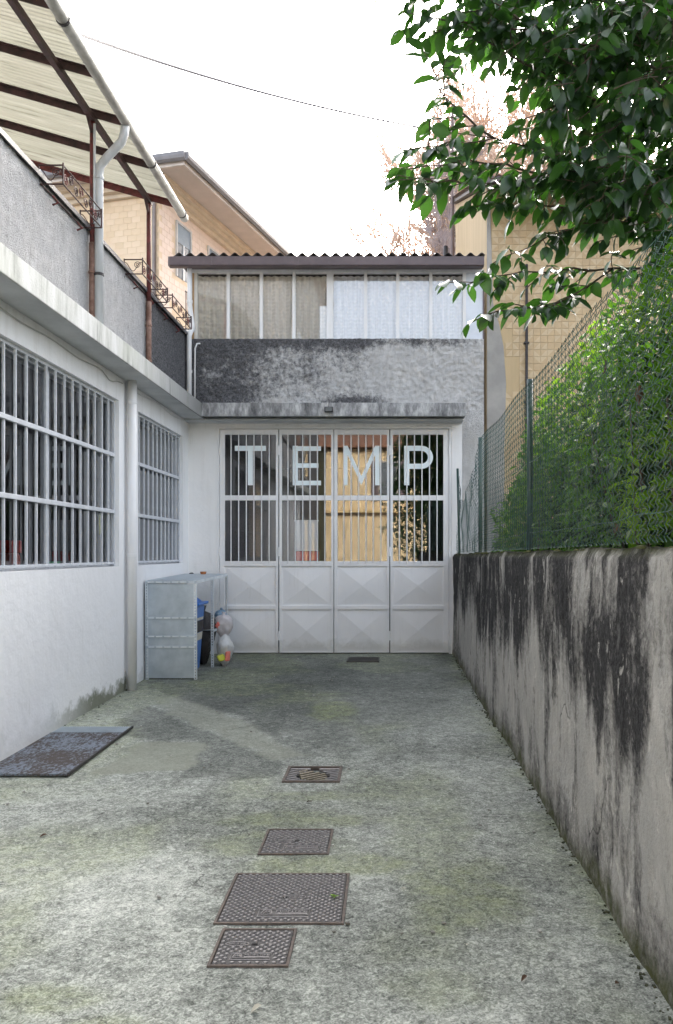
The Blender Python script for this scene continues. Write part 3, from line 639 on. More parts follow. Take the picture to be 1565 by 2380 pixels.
MB().box(-3.0, 1.42, 15.4, 15.5, 4.8, 5.9).build('veranda_back_wall', simple('cream inner wall', (0.5, .46, .40), None, 3, .8), bw)
MB().box(-3.0, 1.42, YB + .24, 15.4, 4.70, 4.80).build('veranda_floor', 'slab', bw)
MB().box(-3.03, -2.99, YB + .24, 15.5, 4.8, 5.9).build('veranda_side_wall', simple('cream shutter wall', (0.62, .58, .50), None, 3, .8), bw)
MB().box(1.40, 1.43, YB + .24, 15.5, 3.7, 5.9).build('veranda_side_wall', 'white_lo', bw)
# corrugated roof
def corr(x0, x1, y0, y1, z0, slope, wl, amp, th, ny=6):
    xs = np.arange(x0, x1, wl / 12); ys = np.linspace(y0, y1, ny)
    X, Y = np.meshgrid(xs, ys, indexing='ij'); Z = z0 + (Y - y0) * slope + amp * np.sin(X * 2 * math.pi / wl)
    a = np.stack([X, Y, Z], -1).reshape(-1, 3); b_ = a.copy(); b_[:, 2] -= th; F = gridfaces(len(xs), ny); n = len(a); nx = len(xs)
    i = np.arange(nx - 1) * ny; e = np.stack([i, n + i, n + i + ny, i + ny], 1)
    return np.concatenate([a, b_]), np.concatenate([F, F[:, ::-1] + n, e])
V, F = corr(-3.18, 1.42, 11.93, 15.7, 6.005, .05, .1655, .026, .008); V = V - np.array(wloc(bw))
link('roof_sheet', npmesh('roof_sheet', V, F, simple('weathered fibre cement', (0.16, .145, .14), (0.06, .055, .055), 5, .9)), bw, smooth=True)
gt = MB(); gt.box(-3.24, 1.40, 11.90, 11.918, 5.835, 5.965); gt.box(-3.24, 1.40, 11.92, 12.02, 5.825, 5.84); gt.box(-3.255, -3.242, 11.90, 12.02, 5.825, 5.965); gt.build('roof_gutter', 'gutter_brown', bw, bevel=.006)
for x in (-2.62, -1.35, .55): MB().box(x - .012, x + .012, 11.893, 11.8985, 5.828, 5.965).build('gutter_joint', 'gutter_brown', bw)
MB().box(-3.0, 1.40, 12.02, YV + .05, VZ1 + .052, 5.965).build('eave_board', 'gutter_brown', bw)
# veranda downpipes
vp = MB(); vx = -2.945
vp.tube([(vx - .03, 12.06, 5.84), (vx - .03, 12.07, 5.3), (vx, 12.10, 4.99), (vx + .01, 12.07, 4.93)], .036, 12); vp.build('downpipe', 'pvc_white', bw, smooth=True)
MB().tube([(vx + .01, 12.10, 4.95), (vx - .01, 12.05, 4.90), (vx - .03, 12.03, 4.82), (vx - .03, 12.03, 3.77)], .037, 12).build('downpipe', 'pvc_white', bw, smooth=True)
for z in (5.35, 4.88, 4.30): MB().lathe((vx - .03, 12.045 if z < 5 else 12.07, z), [(.036, -.02), (.043, -.018), (.043, .018), (.036, .02)], 12).build('pipe_collar', 'pvc_white', bw)
MB().tube([(vx + .10, 12.17, 4.75), (vx + .06, 12.14, 4.74), (vx + .035, 12.12, 4.66), (vx + .03, 12.12, 3.78)], .012, 8).build('overflow_pipe', 'pvc_white', bw, smooth=True)

# floodlight on the slab
fl = thing('floodlight', 'small black floodlight fixed to the stained slab above the gate', 'light', (-.868, 11.68, 3.68))
MB().box(-.93, -.806, 11.60, 11.672, 3.625, 3.70).build('housing', 'iron_dark', fl, bevel=.008)
MB().box(-.915, -.821, 11.592, 11.60, 3.632, 3.69).build('lens', simple('dark lens', (0.05, .06, .06), None, 5, .15), fl)
MB().tube([(-.868, 11.64, 3.70), (-.868, 11.655, 3.76), (-.868, 11.70, 3.79)], .006, 6).build('bracket', 'iron_dark', fl)

# ================================================================== TERRACE CANOPY
cn = thing('terrace_canopy', 'red iron framed terrace canopy roofed with yellowed translucent corrugated sheets', 'canopy', (-2.98, 8.14, 3.77))
SL = -.285
def zc(x): return 6.02 + SL * (x + 2.98)
rys = [3.63, 4.55, 5.47, 6.39, 7.31, 8.14, 9.05, 10.06]
for i, y in enumerate(rys):
    r_ = MB(); r_.beam((-7.0, y, zc(-7.0)), (-2.66, y, zc(-2.66)), .012, .075); r_.beam((-7.0, y, zc(-7.0) + .035), (-2.66, y, zc(-2.66) + .035), .055, .012)
    r_.build('rafter', 'rust_dark' if i < 7 else 'rust_red', cn)
pl = MB(); pl.beam((-2.98, 3.0, 5.965), (-2.98, 10.10, 5.965), .05, .06); pl.build('purlin', 'rust_dark', cn)
MB().beam((-6.9, 3.0, zc(-6.9) - .07), (-6.9, 10.1, zc(-6.9) - .07), .05, .08).build('purlin', 'rust_dark', cn)
for y in (4.3, 8.14, 10.04):
    MB().tube([(-2.985, y, 5.94), (-2.985, y, 4.70)], .027, 10).build('post', 'rust_red', cn, smooth=True)
    lo = MB(); lo.tube([(-2.985, y, 4.72), (-2.985, y, 3.77)], .033, 10); lo.build('post_base', 'rust_post', cn, smooth=True)
    for z in (4.42, 3.98): MB().lathe((-2.985, y, z), [(.034, -.012), (.042, -.01), (.042, .01), (.034, .012)], 10).build('post_collar', 'rust_post', cn)
    MB().beam((-2.985, y, 5.80), (-2.985, y - .15, 5.94), .03, .012).build('gusset', 'rust_dark', cn)
MB().tube([(-2.955, 8.11, 5.9), (-2.955, 8.11, 4.9)], .013, 6).build('conduit', 'pvc_grey', cn)
def sheetmat():
    m, n, b = nmat('yellowed translucent sheet'); b.inputs['Roughness'].default_value = .55
    st = noise(n, coord(n, (.5, 7, .5)), 2.0, 6, .65); big = noise(n, coord(n), .9, 4)
    c = ramp(n, st, [(.28, (0.075, 0.068, 0.052)), (.40, (0.20, .193, .15)), (.7, (0.27, .262, .213))])
    c = mixc(n, ramp(n, big, [(.5, g(0)), (.75, g(.5))]), c, (0.18, .16, .125))
    n.links.new(c, b.inputs['Base Color']); t = N(n, 'ShaderNodeBsdfTranslucent'); n.links.new(c, t.inputs[0])
    mx = N(n, 'ShaderNodeMixShader'); mx.inputs[0].default_value = .62; out = [x for x in n.nodes if x.type == 'OUTPUT_MATERIAL'][0]
    n.links.new(b.outputs[0], mx.inputs[1]); n.links.new(t.outputs[0], mx.inputs[2]); n.links.new(mx.outputs[0], out.inputs[0]); return m
M['sheet'] = sheetmat()
def csheet(y0, y1, dz):
    ys = np.arange(y0, y1 + .001, .0635 / 4); xs = np.linspace(-7.0, -2.63, 14)
    X, Y = np.meshgrid(xs, ys, indexing='ij'); Z = 6.075 + dz + SL * (X + 2.98) + .008 * np.sin(Y * 2 * math.pi / .0635) + .01 * (fbm(X * 1.5, Y * 1.5, 2, 6) - .5)
    V = np.stack([X, Y, Z], -1).reshape(-1, 3) - np.array(wloc(cn)); F = gridfaces(len(xs), len(ys))
    link('roof_sheet', npmesh('roof_sheet', V, F, 'sheet'), cn, smooth=True)
ye = [2.9, 3.7, 4.62, 5.54, 6.46, 7.38, 8.21, 9.12, 10.16]
for i in range(len(ye) - 1): csheet(ye[i], ye[i + 1] + .05, .004 * (i % 2))
MB().tube([(-2.62, 2.6, 5.905), (-2.62, 10.36, 5.885)], .052, 14).build('gutter', 'gutter_grey', cn, smooth=True)
for y in (4.6, 6.5, 8.9, 10.22): MB().tube([(-2.62, y - .012, 5.89), (-2.62, y + .012, 5.89)], .058, 14).build('gutter_clip', 'iron_dark', cn, smooth=False)
cdp = MB(); cdp.tube([(-2.63, 8.06, 5.86), (-2.64, 8.06, 5.78), (-2.67, 8.07, 5.70), (-2.85, 8.12, 5.55), (-2.91, 8.14, 5.49), (-2.92, 8.14, 5.40), (-2.92, 8.14, 3.77)], .042, 12); cdp.build('downpipe', 'pvc_grey', cn, smooth=True)
for (x, y, z) in ((-2.92, 8.14, 4.40), (-2.92, 8.14, 5.37)): MB().lathe((x, y, z), [(.043, -.015), (.049, -.012), (.049, .012), (.043, .015)], 12).build('pipe_collar', 'iron_dark' if z < 5 else 'pvc_grey', cn)
# house wall behind the terrace
hb = thing('terrace_house', 'grey rendered house wall standing behind the roofed terrace', 'building', (-8, 6, 0))
MB().box(-12, -7.05, -3, 10.4, 0, 9.5).build('wall', simple('grey render', (0.42, .41, .40), None, 2, .9), hb)

# ================================================================== FLOWER BOX RACKS
def rack(y0, y1, label):
    x0, x1, z0, z1 = -3.06, -2.83, 4.80, 4.965
    t = thing('flower_box_rack', label, 'planter rack', (XW, (y0 + y1) / 2, z0), 'flower box racks on the parapet')
    f = MB(); r = .007
    for z in (z0, z1):
        f.tube([(x1, y0, z), (x1, y1, z)], r, 6); f.tube([(x0 + .02, y0, z), (x1, y0, z)], r, 6); f.tube([(x0 + .02, y1, z), (x1, y1, z)], r, 6)
    f.tube([(x0 + .04, y0, z0), (x0 + .04, y1, z0)], r, 6)
    for y in (y0, y1): f.tube([(x1, y, z0), (x1, y, z1 + .02)], r * 1.1, 6); f.tube([(x0 + .02, y, z0 - .05), (x0 + .02, y, z1 + .01)], r, 6)
    f.build('frame', 'rust_dark', t)
    def scroll(c, ax, s, flip):
        pts = []
        for k in range(22):
            a = k / 21 * 3.6 * math.pi; rr = s * (1 - k / 21 * .82); pts.append(Vector(c) + Vector(ax) * (rr * math.cos(a) * flip) + Vector((0, 0, rr * math.sin(a))))
        return pts
    n = 8; w_ = (y1 - y0) / n; zm = (z0 + z1) / 2
    for k in range(n):
        c = (x1, y0 + (k + .5) * w_, zm + (.022 if k % 2 else -.022)); s = MB(); s.tube(scroll(c, (0, 1, 0), w_ * .42, 1 if k % 2 else -1), .0045, 5)
        s.build('scroll', 'rust_dark' if k % 3 else 'rust_red', t)
    for y in (y0, y1):
        s = MB(); s.tube([(x0 + .03 + i * .018, y, zm + .05 * math.cos(i * .62)) for i in range(12)], .0045, 5); s.tube(scroll((x1 - .06, y, zm + .02), (1, 0, 0), .042, 1), .0045, 5); s.build('scroll', 'rust_dark', t)
    for fy in (.2, .8):
        y = y0 + (y1 - y0) * fy; b = MB(); b.tube([(XW + .034, y, 4.78), (x1 - .12, y, 4.72), (XW + .03, y, 4.70)], .010, 6); b.build('bracket', 'rust_red', t)
rack(7.02, 7.96, 'scrolled wrought iron flower box rack nearest the camera on the grey parapet')
rack(9.28, 10.33, 'middle scrolled iron flower box rack, half red paint, beside the second canopy post')
rack(10.56, 11.57, 'scrolled iron flower box rack above the blackened parapet end by the veranda')

# ================================================================== RETAINING WALL + FENCE
M['retwall'] = stained('soot streaked cement render', (0.58, 0.555, 0.515), (0.020, 0.019, 0.019), (0.075, .082, .030), bs=40, bstr=.8, bd=.012, fscale=6, an=.36, nz=1.5, iso=1.6, lo=.16, hi=.88)
def xr(y): return 1.067 - 0.00925 * y
def zt(y): return 1.640 - 0.005 * y
gw = thing('boundary_wall', 'low cement boundary wall streaked black and grey with mossy top along the right', 'wall', (1.1, 6, 0))
def retwall():
    ys = np.concatenate([np.linspace(-8, 1.8, 26), np.arange(1.9, 12.20, .018)]); ts = np.linspace(0, 1, 100)
    Y, T = np.meshgrid(ys, ts, indexing='ij')
    base = -0.42; Z = base + T * (1.640 - .005 * Y - base); top = 1.640 - .005 * Y; dn = top - Z      # depth below the coping
    lump = (fbm(Y * .8, Z * .8, 3, 2) - .5) * .05 + (fbm(Y * 4, Z * 2.2, 3, 3) - .5) * .014 + (fbm(Y * 22, Z * 18, 2, 4) - .5) * .004
    X = 1.067 - .00925 * Y - lump
    skin = ss(.50, .56, fbm(Y * 2.6 + 4, Z * 1.3, 5, 93)) + .6 * ss(.55, .6, fbm(Y * 7, Z * 2.5, 4, 94)); X -= .006 * skin
    X += .025 * ss(.05, 0.0, dn)                                     # rounded arris
    Z = Z + np.where(T > .985, (fbm(Y * 5, Y * 0, 5, 5) - .5) * .045, 0)
    # soot: a ragged black band below the top, runs and pale drips
    s1 = fbm(Y * 4.0, Z * .9, 6, 11); s2 = fbm(Y * 1.1, Z * .5 + 3, 5, 12); s3 = fbm(Y * 16, Z * 2.2, 4, 13)
    edge = .46 + .85 * (s1 - .30) + .9 * (s2 - .45) + .25 * (s3 - .5)
    soot = .98 * (1 - ss(edge - .25, edge + .32, dn)) * (.72 + .5 * fbm(Y * 2.5, Z * 1.1, 4, 90))
    drip = ss(.54, .66, fbm(Y * 7, Z * .9, 5, 14)) * ss(.55, .1, dn) ; soot = soot * (1 - .7 * drip)
    lowrun = ss(.50, .70, fbm(Y * 5, Z * .9 + 7, 6, 15)) * ss(.2, .6, dn); soot = np.maximum(soot, .55 * lowrun)
    # broad black columns towards the near end and one pale run between them
    for (yc, wd, dep, a) in ((3.45, .20, 1.0, .85), (2.78, .22, .95, .9), (4.6, .25, .6, .75), (9.8, .9, .5, 1.0), (11.6, .5, .62, 1.1), (6.4, .6, .5, .85)):
        j = (fbm(Y * 9, Z * 1.2, 4, int(yc * 10)) - .5) * .5
        soot = np.maximum(soot, a * (1 - ss(.55, 1.15, np.abs(Y - yc) / wd + j)) * (1 - ss(dep - .3, dep + .25, dn + j * .5)))
    pale = (1 - ss(.4, 1.1, np.abs(Y - 3.10 - .04 * np.sin(Z * 5)) / .12 + (fbm(Y * 9, Z * 2, 3, 33) - .5) * .5)); soot = soot * (1 - .7 * pale)
    soot = soot + .55 * (fbm(Y * 26, Z * 3.5, 4, 91) - .5) * ss(.0, .5, soot + .3) + .5 * (fbm(Y * 5, Z * 1.6, 4, 92) - .5)
    # grey damp foot
    foot = ss(.42, .0, Z - (-.15 + .0185 * Y) + (fbm(Y * 3.2, Z * .6, 4, 16) - .5) * .55); soot = np.maximum(soot, .62 * foot)
    moss = np.maximum(.95 * ss(.16, .0, Z - (-.15 + .0185 * Y) + (fbm(Y * 4, Z, 3, 17) - .5) * .22), .8 * ss(.06, 0, dn))
    V = np.stack([X, Y, Z], -1).reshape(-1, 3); nu, nv = Y.shape; F = gridfaces(nu, nv)[:, ::-1]
    n0 = len(V); bt = np.stack([X[:, -1] + .24, Y[:, -1], Z[:, -1] - .01], -1); bb = np.stack([X[:, 0] + .24, Y[:, 0], Z[:, 0]], -1)
    V = np.concatenate([V, bt, bb]) - np.array(wloc(gw)); i = np.arange(nu - 1)
    tp = np.stack([i * nv + nv - 1, n0 + i, n0 + i + 1, (i + 1) * nv + nv - 1], 1)[:, ::-1]; bk = np.stack([n0 + i, n0 + nu + i, n0 + nu + i + 1, n0 + i + 1], 1)
    me = npmesh('render_face', V, np.concatenate([F, tp, bk]), 'retwall')
    setattr_(me, 'soot', np.concatenate([soot.ravel(), np.full(nu, .5), np.full(nu, .5)])); setattr_(me, 'moss', np.concatenate([moss.ravel(), np.full(nu, .8), np.zeros(nu)]))
    link('render_face', me, gw, smooth=True)
retwall()
# moss cushions on the coping
mc = MB()
for k in range(150):
    y = random.uniform(2.4, 9.5); x = xr(y) + random.uniform(0, .16); r = random.uniform(.008, .028); h = r * random.uniform(.3, .7)
    mc.lathe((x, y, zt(y) - .006), [(r, 0), (r * .8, h * .7), (r * .3, h)], 6)
mc.build('moss', 'moss', gw, smooth=True, kind='stuff')

fe = thing('chain_link_fence', 'sagging dark green chain link fence on top of the boundary wall', 'fence', (1.1, 6.3, 1.6))
FT = lambda y: 2.93
def fx(y): return xr(y) + .075
def ftop(y):
    y = np.asarray(y, float); z = np.full(y.shape, 2.92) + .015 * np.sin(y * 3)
    z = np.where(y > 9.53, np.interp(y, [9.53, 9.9, 10.4, 10.9, 11.4, 11.75, 11.95, 12.15], [2.92, 2.72, 2.50, 2.40, 2.33, 2.38, 2.60, 2.85]), z); return z
for (y, lean, mt) in ((.0, 0, 0), (3.12, 0, 1), (6.34, 0, 0), (9.53, 0, 0), (12.08, -.03, 0)):
    MB().tube([(fx(y) + .02, y, zt(y) - .05), (fx(y) + .02 + lean, y, 2.96 if y < 12 else 2.86)], .024 if y < 12 else .018, 10).build('post', 'fence_green' if not mt else simple('near black green post', (0.012, .02, .018), None, 9, .5), fe, smooth=True)
def chain():
    p = .052; y0, y1 = .3, 12.12; nk = int((y1 - y0) / p); nj = 53
    k = np.arange(nk)[:, None]; j = np.arange(nj)[None, :]
    Yc = y0 + k * p + np.where((j + 0 * k) % 2 == 0, -p / 2, p / 2); f = j / (nj - 1) + 0 * k
    zb = 1.640 - .005 * Yc + .02; top = ftop(Yc); Z = zb + f * (top - zb)
    sag = np.where(Yc > 9.5, .10 * (fbm(Yc * 3, Z * 3, 3, 5) - .5), 0); Z = Z + sag * .6
    X = 1.067 - .00925 * Yc + .075 + np.where((j + k) % 2 == 0, .003, -.003) + .05 * (fbm(Yc * .9, Z * 1.3, 3, 77) - .5) * (np.sin(f * math.pi) + .25) + sag
    r = .0022; ring = np.array([(r, 0, 0), (0, r * 1.5, 0), (-r, 0, 0), (0, -r * 1.5, 0)])
    P = np.stack([X, Yc, Z], -1)[:, :, None, :] + ring; V = P.reshape(-1, 3) - np.array(wloc(fe))
    K, J, Q = np.meshgrid(np.arange(nk), np.arange(nj - 1), np.arange(4), indexing='ij'); b = (K * nj + J) * 4
    F = np.stack([b + Q, b + (Q + 1) % 4, b + 4 + (Q + 1) % 4, b + 4 + Q], -1).reshape(-1, 4)
    link('wire_mesh', npmesh('wire_mesh', V, F, 'fence_wire'), fe, kind='stuff')
chain()
for fz in (.10, .52, .985):
    pts = []
    for k in range(60):
        y = .3 + k * 9.25 / 59; pts.append((fx(y) + .012, y, zt(y) + .02 + fz * 1.30 - .02 * math.sin((y - .0) / 3.15 * math.pi) ** 2 + .006 * math.sin(y * 9)))
    MB().tube(pts, .0022, 5).build('tension_wire', 'tension', fe)

# ================================================================== TILED HOUSE (right)
th = thing('tiled_house', 'yellow house wall faced with beige triangle patterned tiles behind the fence', 'building', (1.6, 13, 0))
TX, TY = 1.56, 12.95; TZ = 7.45
yw = simple('ochre wall', (0.58, .44, .26), (0.50, .38, .22), 2.5, .85, stretch=(2, 2, .3), bs=30)
MB().prism([(TX, TY, -.3), (TX, 19.0, -.3), (TX, 19.0, TZ + (19 - TY) * .385), (TX, TY, TZ)][::-1], (9.9, 0, 0)).build('wall', yw, th)
M['tile_a'] = simple('ochre tile', (0.53, .39, .22), (0.46, .33, .18), 2.2, .5)
M['tile_b'] = simple('cream tile', (0.59, .46, .28), (0.52, .40, .24), 2.2, .5)
ts = .112; h = ts / 2 - .0022
tm = []
for kind in range(3):
    q = MB(); y = -.008
    c = [(-h, y, -h), (h, y, -h), (h, y, h), (-h, y, h)]; bk = [(a, 0, b) for a, _, b in c]
    q.add(c + bk, [(0, 1, 2), (0, 2, 3), (0, 4, 5, 1), (1, 5, 6, 2), (2, 6, 7, 3), (3, 7, 4, 0)])
    me = q.mesh('tile', ['tile_a', 'tile_b'])
    if kind < 2: me.polygons[1].material_index = 1
    tm.append(me)
cells = []
for i in range(30):
    for j in range(66):
        x = TX + .075 + ts * (i + .5); z = .15 + ts * (j + .5)
        if z > TZ - .05 or x > 5.2: continue
        if x < TX + .34 + .04 * math.sin(j * .9) and z < 5.25: continue
        if abs(x - 1.99) < .10 and 4.15 < z < 4.75: continue
        if random.random() < .012: continue
        cells.append((x, z))
def tkey(c): u = 905 + c[0] / TY * 1880; v = 1285 - (c[1] - 1.6) / TY * 1880; return abs(u - 1260) / 150 + abs(v - 730) / 200
cells.sort(key=tkey)
restm = MB(); rest_mat = []
for n_, (x, z) in enumerate(cells):
    rot = random.choice((0, math.pi / 2, math.pi, -math.pi / 2)); k = 0 if random.random() < .8 else 2
    if n_ < 300:
        o = link('tile', tm[k], th, loc=(x, TY, z)); o.rotation_euler = (0, rot, 0)
    else:
        Mx = Matrix.Translation((x, TY, z)) @ Matrix.Rotation(rot, 4, 'Y')
        restm.add([Mx @ v.co for v in tm[k].vertices], [tuple(p.vertices) for p in tm[k].polygons]); rest_mat += [p.material_index for p in tm[k].polygons]
ro = restm.build('tile_field', ['tile_a', 'tile_b'], th, kind='stuff')
if len(rest_mat) == len(ro.data.polygons): ro.data.polygons.foreach_set('material_index', rest_mat)
cs_ = MB(); cs_.prism([(TX + .002, TY - .022, -.3), (TX + .29, TY - .022, -.3), (TX + .28, TY - .022, 3.2), (TX + .31, TY - .022, 4.3), (TX + .27, TY - .022, 4.9), (TX + .20, TY - .022, 5.25), (TX + .10, TY - .022, 5.6), (TX + .06, TY - .022, 7.1), (TX + .002, TY - .022, 7.1)][::-1], (0, .02, 0)); cs_.build('corner_strip', simple('grey cement patch', (0.42, .40, .37), (0.32, .31, .29), 3, .9, bs=25), th, bevel=.01)
MB().tube([(2.19, TY - .06, 6.2), (2.19, TY - .06, 1.0)], .022, 8).build('drainpipe', 'iron_dark', th, smooth=True)
for z in (4.95, 4.0): MB().box(2.15, 2.23, TY - .085, TY - .01, z - .012, z + .012).build('pipe_clip', 'iron_dark', th)
sf_ = [(TX - .10, TY - .75, TZ - .75 * .385 + .02), (TX - .10, 19.2, TZ + (19.2 - TY) * .385 + .02), (TX - .10, 19.2, TZ + (19.2 - TY) * .385 + .08), (TX - .10, TY - .75, TZ - .75 * .385 + .08)]
MB().prism(sf_[::-1], (10.2, 0, 0)).build('eave_soffit', simple('dark brown boards', (0.06, .04, .035), None, 8, .7), th)
MB().box(TX - .10, 11.6, TY - .79, TY - .755, TZ - .36, TZ - .18).build('eave_board', 'gutter_brown', th)
V, F = corr(TX - .15, 11.6, TY - .8, 19.2, TZ + .12 - .8 * .385, .385, .2, .03, .015); V = V - np.array(wloc(th)); link('roof_sheet', npmesh('roof_sheet', V, F, simple('dark roof tiles', (0.16, .08, .06), None, 6, .8)), th, smooth=True)
MB().tube([(TX - .05, 12.99, 6.4), (TX - .06, 13.3, 6.25), (TX - .05, 13.8, 6.1), (TX - .04, 15.5, 6.05)], .012, 6).build('cable', 'cable', th)
mast = thing('aerial_mast', 'slim brown mast rising above the corrugated roof beside the ochre wall', 'mast', (1.42, 18.1, 0))
MB().tube([(1.42, 18.1, 0), (1.42, 18.1, 11.6)], .035, 8).build('pole', simple('brown pole', (0.16, .11, .10), None, 8, .6), mast, smooth=True)
MB().tube([(1.25, 18.2, 0), (1.27, 18.2, 8.5)], .05, 8).build('stay_pole', 'iron_dark', mast, smooth=True)

# ================================================================== PEACH HOUSE (left, behind)
ph = thing('peach_house', 'tall peach house faced with blocks under wide overhanging eaves', 'building', (-7, 24, 0))
K = 1.4
def SC(p): return Vector((p[0] * K, p[1] * K, 1.6 + (p[2] - 1.6) * K))
A = Vector((.2522, .9677, 0)); B = Vector((-.9677, .2522, 0)); E = SC((-3.80, 15.0, 8.82))
Zs = E.z                                            # soffit level
Wc = E + B * (.85 * K) + A * (.55 * K); Wc.z = 0
ZW = 1.6 + (8.56 - 1.6) * K
def PH(a, b, z): p = E + A * a + B * b; return Vector((p.x, p.y, z))
oa, ob = .55 * K, .85 * K
peach = simple('peach mortar', (0.70, .54, .375), (0.66, .51, .355), 3, .85)
wl = MB(); LA, LB = 12.0, 9.0
wl.prism([PH(oa, ob, 0), PH(oa + LA, ob, 0), PH(oa + LA, ob + LB, 0), PH(oa, ob + LB, 0)], (0, 0, Zs - .02)); wl.build('wall', peach, ph)
sf = MB(); sf.prism([PH(.04, .04, Zs), PH(oa + LA + 1, .04, Zs), PH(oa + LA + 1, ob + LB + 1, Zs), PH(.04, ob + LB + 1, Zs)], (0, 0, .05)); sf.build('soffit', simple('mauve soffit', (0.60, .51, .46), (0.54, .46, .41), 2.5, .85, bs=20), ph)
def band(o1, o2, z0, z1, name, mat):
    m = MB()
    m.prism([PH(o1, o1, z0), PH(oa + LA + 1, o1, z0), PH(oa + LA + 1, o2, z0), PH(o2, o2, z0)], (0, 0, z1 - z0)); m.prism([PH(o1, o1, z0), PH(o2, o2, z0), PH(o2, ob + LB, z0), PH(o1, ob + LB, z0)], (0, 0, z1 - z0)); return m.build(name, mat, ph)
cream = simple('pale pink fascia', (0.66, .58, .52), None, 3, .8); corn = simple('cream cornice', (0.70, .58, .44), (0.62, .51, .39), 3, .85)
band(0.0, .06, Zs - .03, Zs + .10, 'fascia', cream)
gutm = simple('grey eaves gutter', (0.24, .23, .24), (0.19, .18, .19), 3, .5)
gp = MB(); n_ = 10
for (p0, p1, out) in ((PH(-.08, -.08, 0), PH(oa + LA + 1, -.08, 0), -B), (PH(-.08, -.08, 0), PH(-.08, ob + LB, 0), -A)):
    prof = [(.07, .10), (0, .05), (-.07, .10), (-.09, .17), (-.09, .26), (.07, .26)]
    gp.prism([(p0.x + out.x * -a, p0.y + out.y * -a, Zs + z) for a, z in prof], p1 - p0)
gp.build('eaves_gutter', gutm, ph)
rf = MB(); rf.prism([PH(-.05, -.05, Zs + .18), PH(oa + LA + 1, -.05, Zs + .18), PH(oa + LA + 1, 5, Zs + .9), PH(5, 5, Zs + .9)], (0, 0, .06)); rf.prism([PH(-.05, -.05, Zs + .18), PH(5, 5, Zs + .9), PH(5, ob + LB, Zs + .9), PH(-.05, ob + LB, Zs + .18)], (0, 0, .06)); rf.build('roof', simple('red roof tiles', (0.30, .12, .07), None, 5, .8), ph)
# stepped cornice following both walls
def corn_band(da, z0, z1):
    m = MB(); o1a, o1b = oa - da, ob - da
    m.prism([PH(o1a, o1b, z0), PH(oa + LA, o1b, z0), PH(oa + LA, ob - .002, z0), PH(o1a, ob - .002, z0)], (0, 0, z1 - z0)); m.prism([PH(o1a, ob - .002, z0), PH(oa - .002, ob - .002, z0), PH(oa - .002, ob + LB, z0), PH(o1a, ob + LB, z0)], (0, 0, z1 - z0)); m.build('cornice', corn, ph)
hc = Zs - ZW
corn_band(.42, Zs - hc * .33, Zs - .002); corn_band(.28, Zs - hc * .66, Zs - hc * .335); corn_band(.13, ZW, Zs - hc * .665)
# facing blocks
bwid, bh = .268, .168
def blockmesh(nm, axis, nrm, mats):
    q = MB(); hx = bwid / 2 - .004; hz = bh / 2 - .004; t = .014
    pts = [Vector(axis) * (sx * hx) + Vector((0, 0, sz * hz)) + Vector(nrm) * d for d in (t * .5, 0) for sx, sz in ((-1, -1), (1, -1), (1, 1), (-1, 1))]
    q.add(pts, [(0, 1, 2, 3), (0, 4, 5, 1), (1, 5, 6, 2), (2, 6, 7, 3), (3, 7, 4, 0)]); return q.mesh('block', mats)
bcols = [simple('peach block', (0.74, .57, .39), (0.70, .54, .37), 3, .8), simple('pale peach block', (0.77, .60, .43), (0.73, .57, .40), 3, .8), simple('warm peach block', (0.72, .55, .37), (0.68, .52, .35), 3, .8)]
pcols = [simple('pink block', (0.76, .60, .50), (0.72, .57, .47), 3, .8), simple('pale pink block', (0.79, .63, .53), (0.75, .60, .50), 3, .8)]
fb = [blockmesh('block', -B, -A, c) for c in bcols]; sbm = [blockmesh('block', A, -B, c) for c in pcols]
wins = [(.674 * K, 1.22 * K, 9.45, 10.97), (2.04 * K, 2.55 * K, 9.45, 10.95), (.50 * K, 1.35 * K, 6.4, 8.6)]
front = [(i, j) for j in range(0, 36) for i in range(0, 14)]
cnt = 0; restf = MB()
for j in range(34):
    z = ZW - bh * (j + .5)
    if z < 5.2: break
    for i in range(14):
        t = bwid * (i + (.5 if j % 2 else 0)) + .02
        if t < .13: continue
        p = PH(oa, ob + t, z); vis = i < 9 and z > 7.6
        if vis and cnt < 200: link('block', random.choice(fb), ph, loc=p); cnt += 1
        else: m_ = fb[0]; restf.add([v.co + p for v in m_.vertices], [tuple(q.vertices) for q in m_.polygons])
restf.build('block_field', bcols[0], ph, kind='stuff')
cnt = 0; restf = MB()
for j in range(34):
    z = ZW - bh * (j + .5)
    if z < 5.2: break
    for i in range(22):
        t = bwid * (i + (.5 if j % 2 else 0)) + .15
        if any(w_[0] - .14 < t < w_[1] + .14 and w_[2] - .08 < z < w_[3] + .08 for w_ in wins): continue
        p = PH(oa + t, ob, z)
        if i < 8 and z > 8.0 and cnt < 100: link('block', random.choice(sbm), ph, loc=p); cnt += 1
        else: m_ = sbm[0]; restf.add([v.co + p for v in m_.vertices], [tuple(q.vertices) for q in m_.polygons])
restf.build('block_field', pcols[0], ph, kind='stuff')
shut = simple('blue grey roller shutter', (0.30, .36, .42), (0.25, .31, .37), 4, .5); dkglass = simple('dark window glass', (0.10, .12, .14), None, 3, .1); stone = simple('pale window surround', (0.60, .57, .55), None, 4, .8)
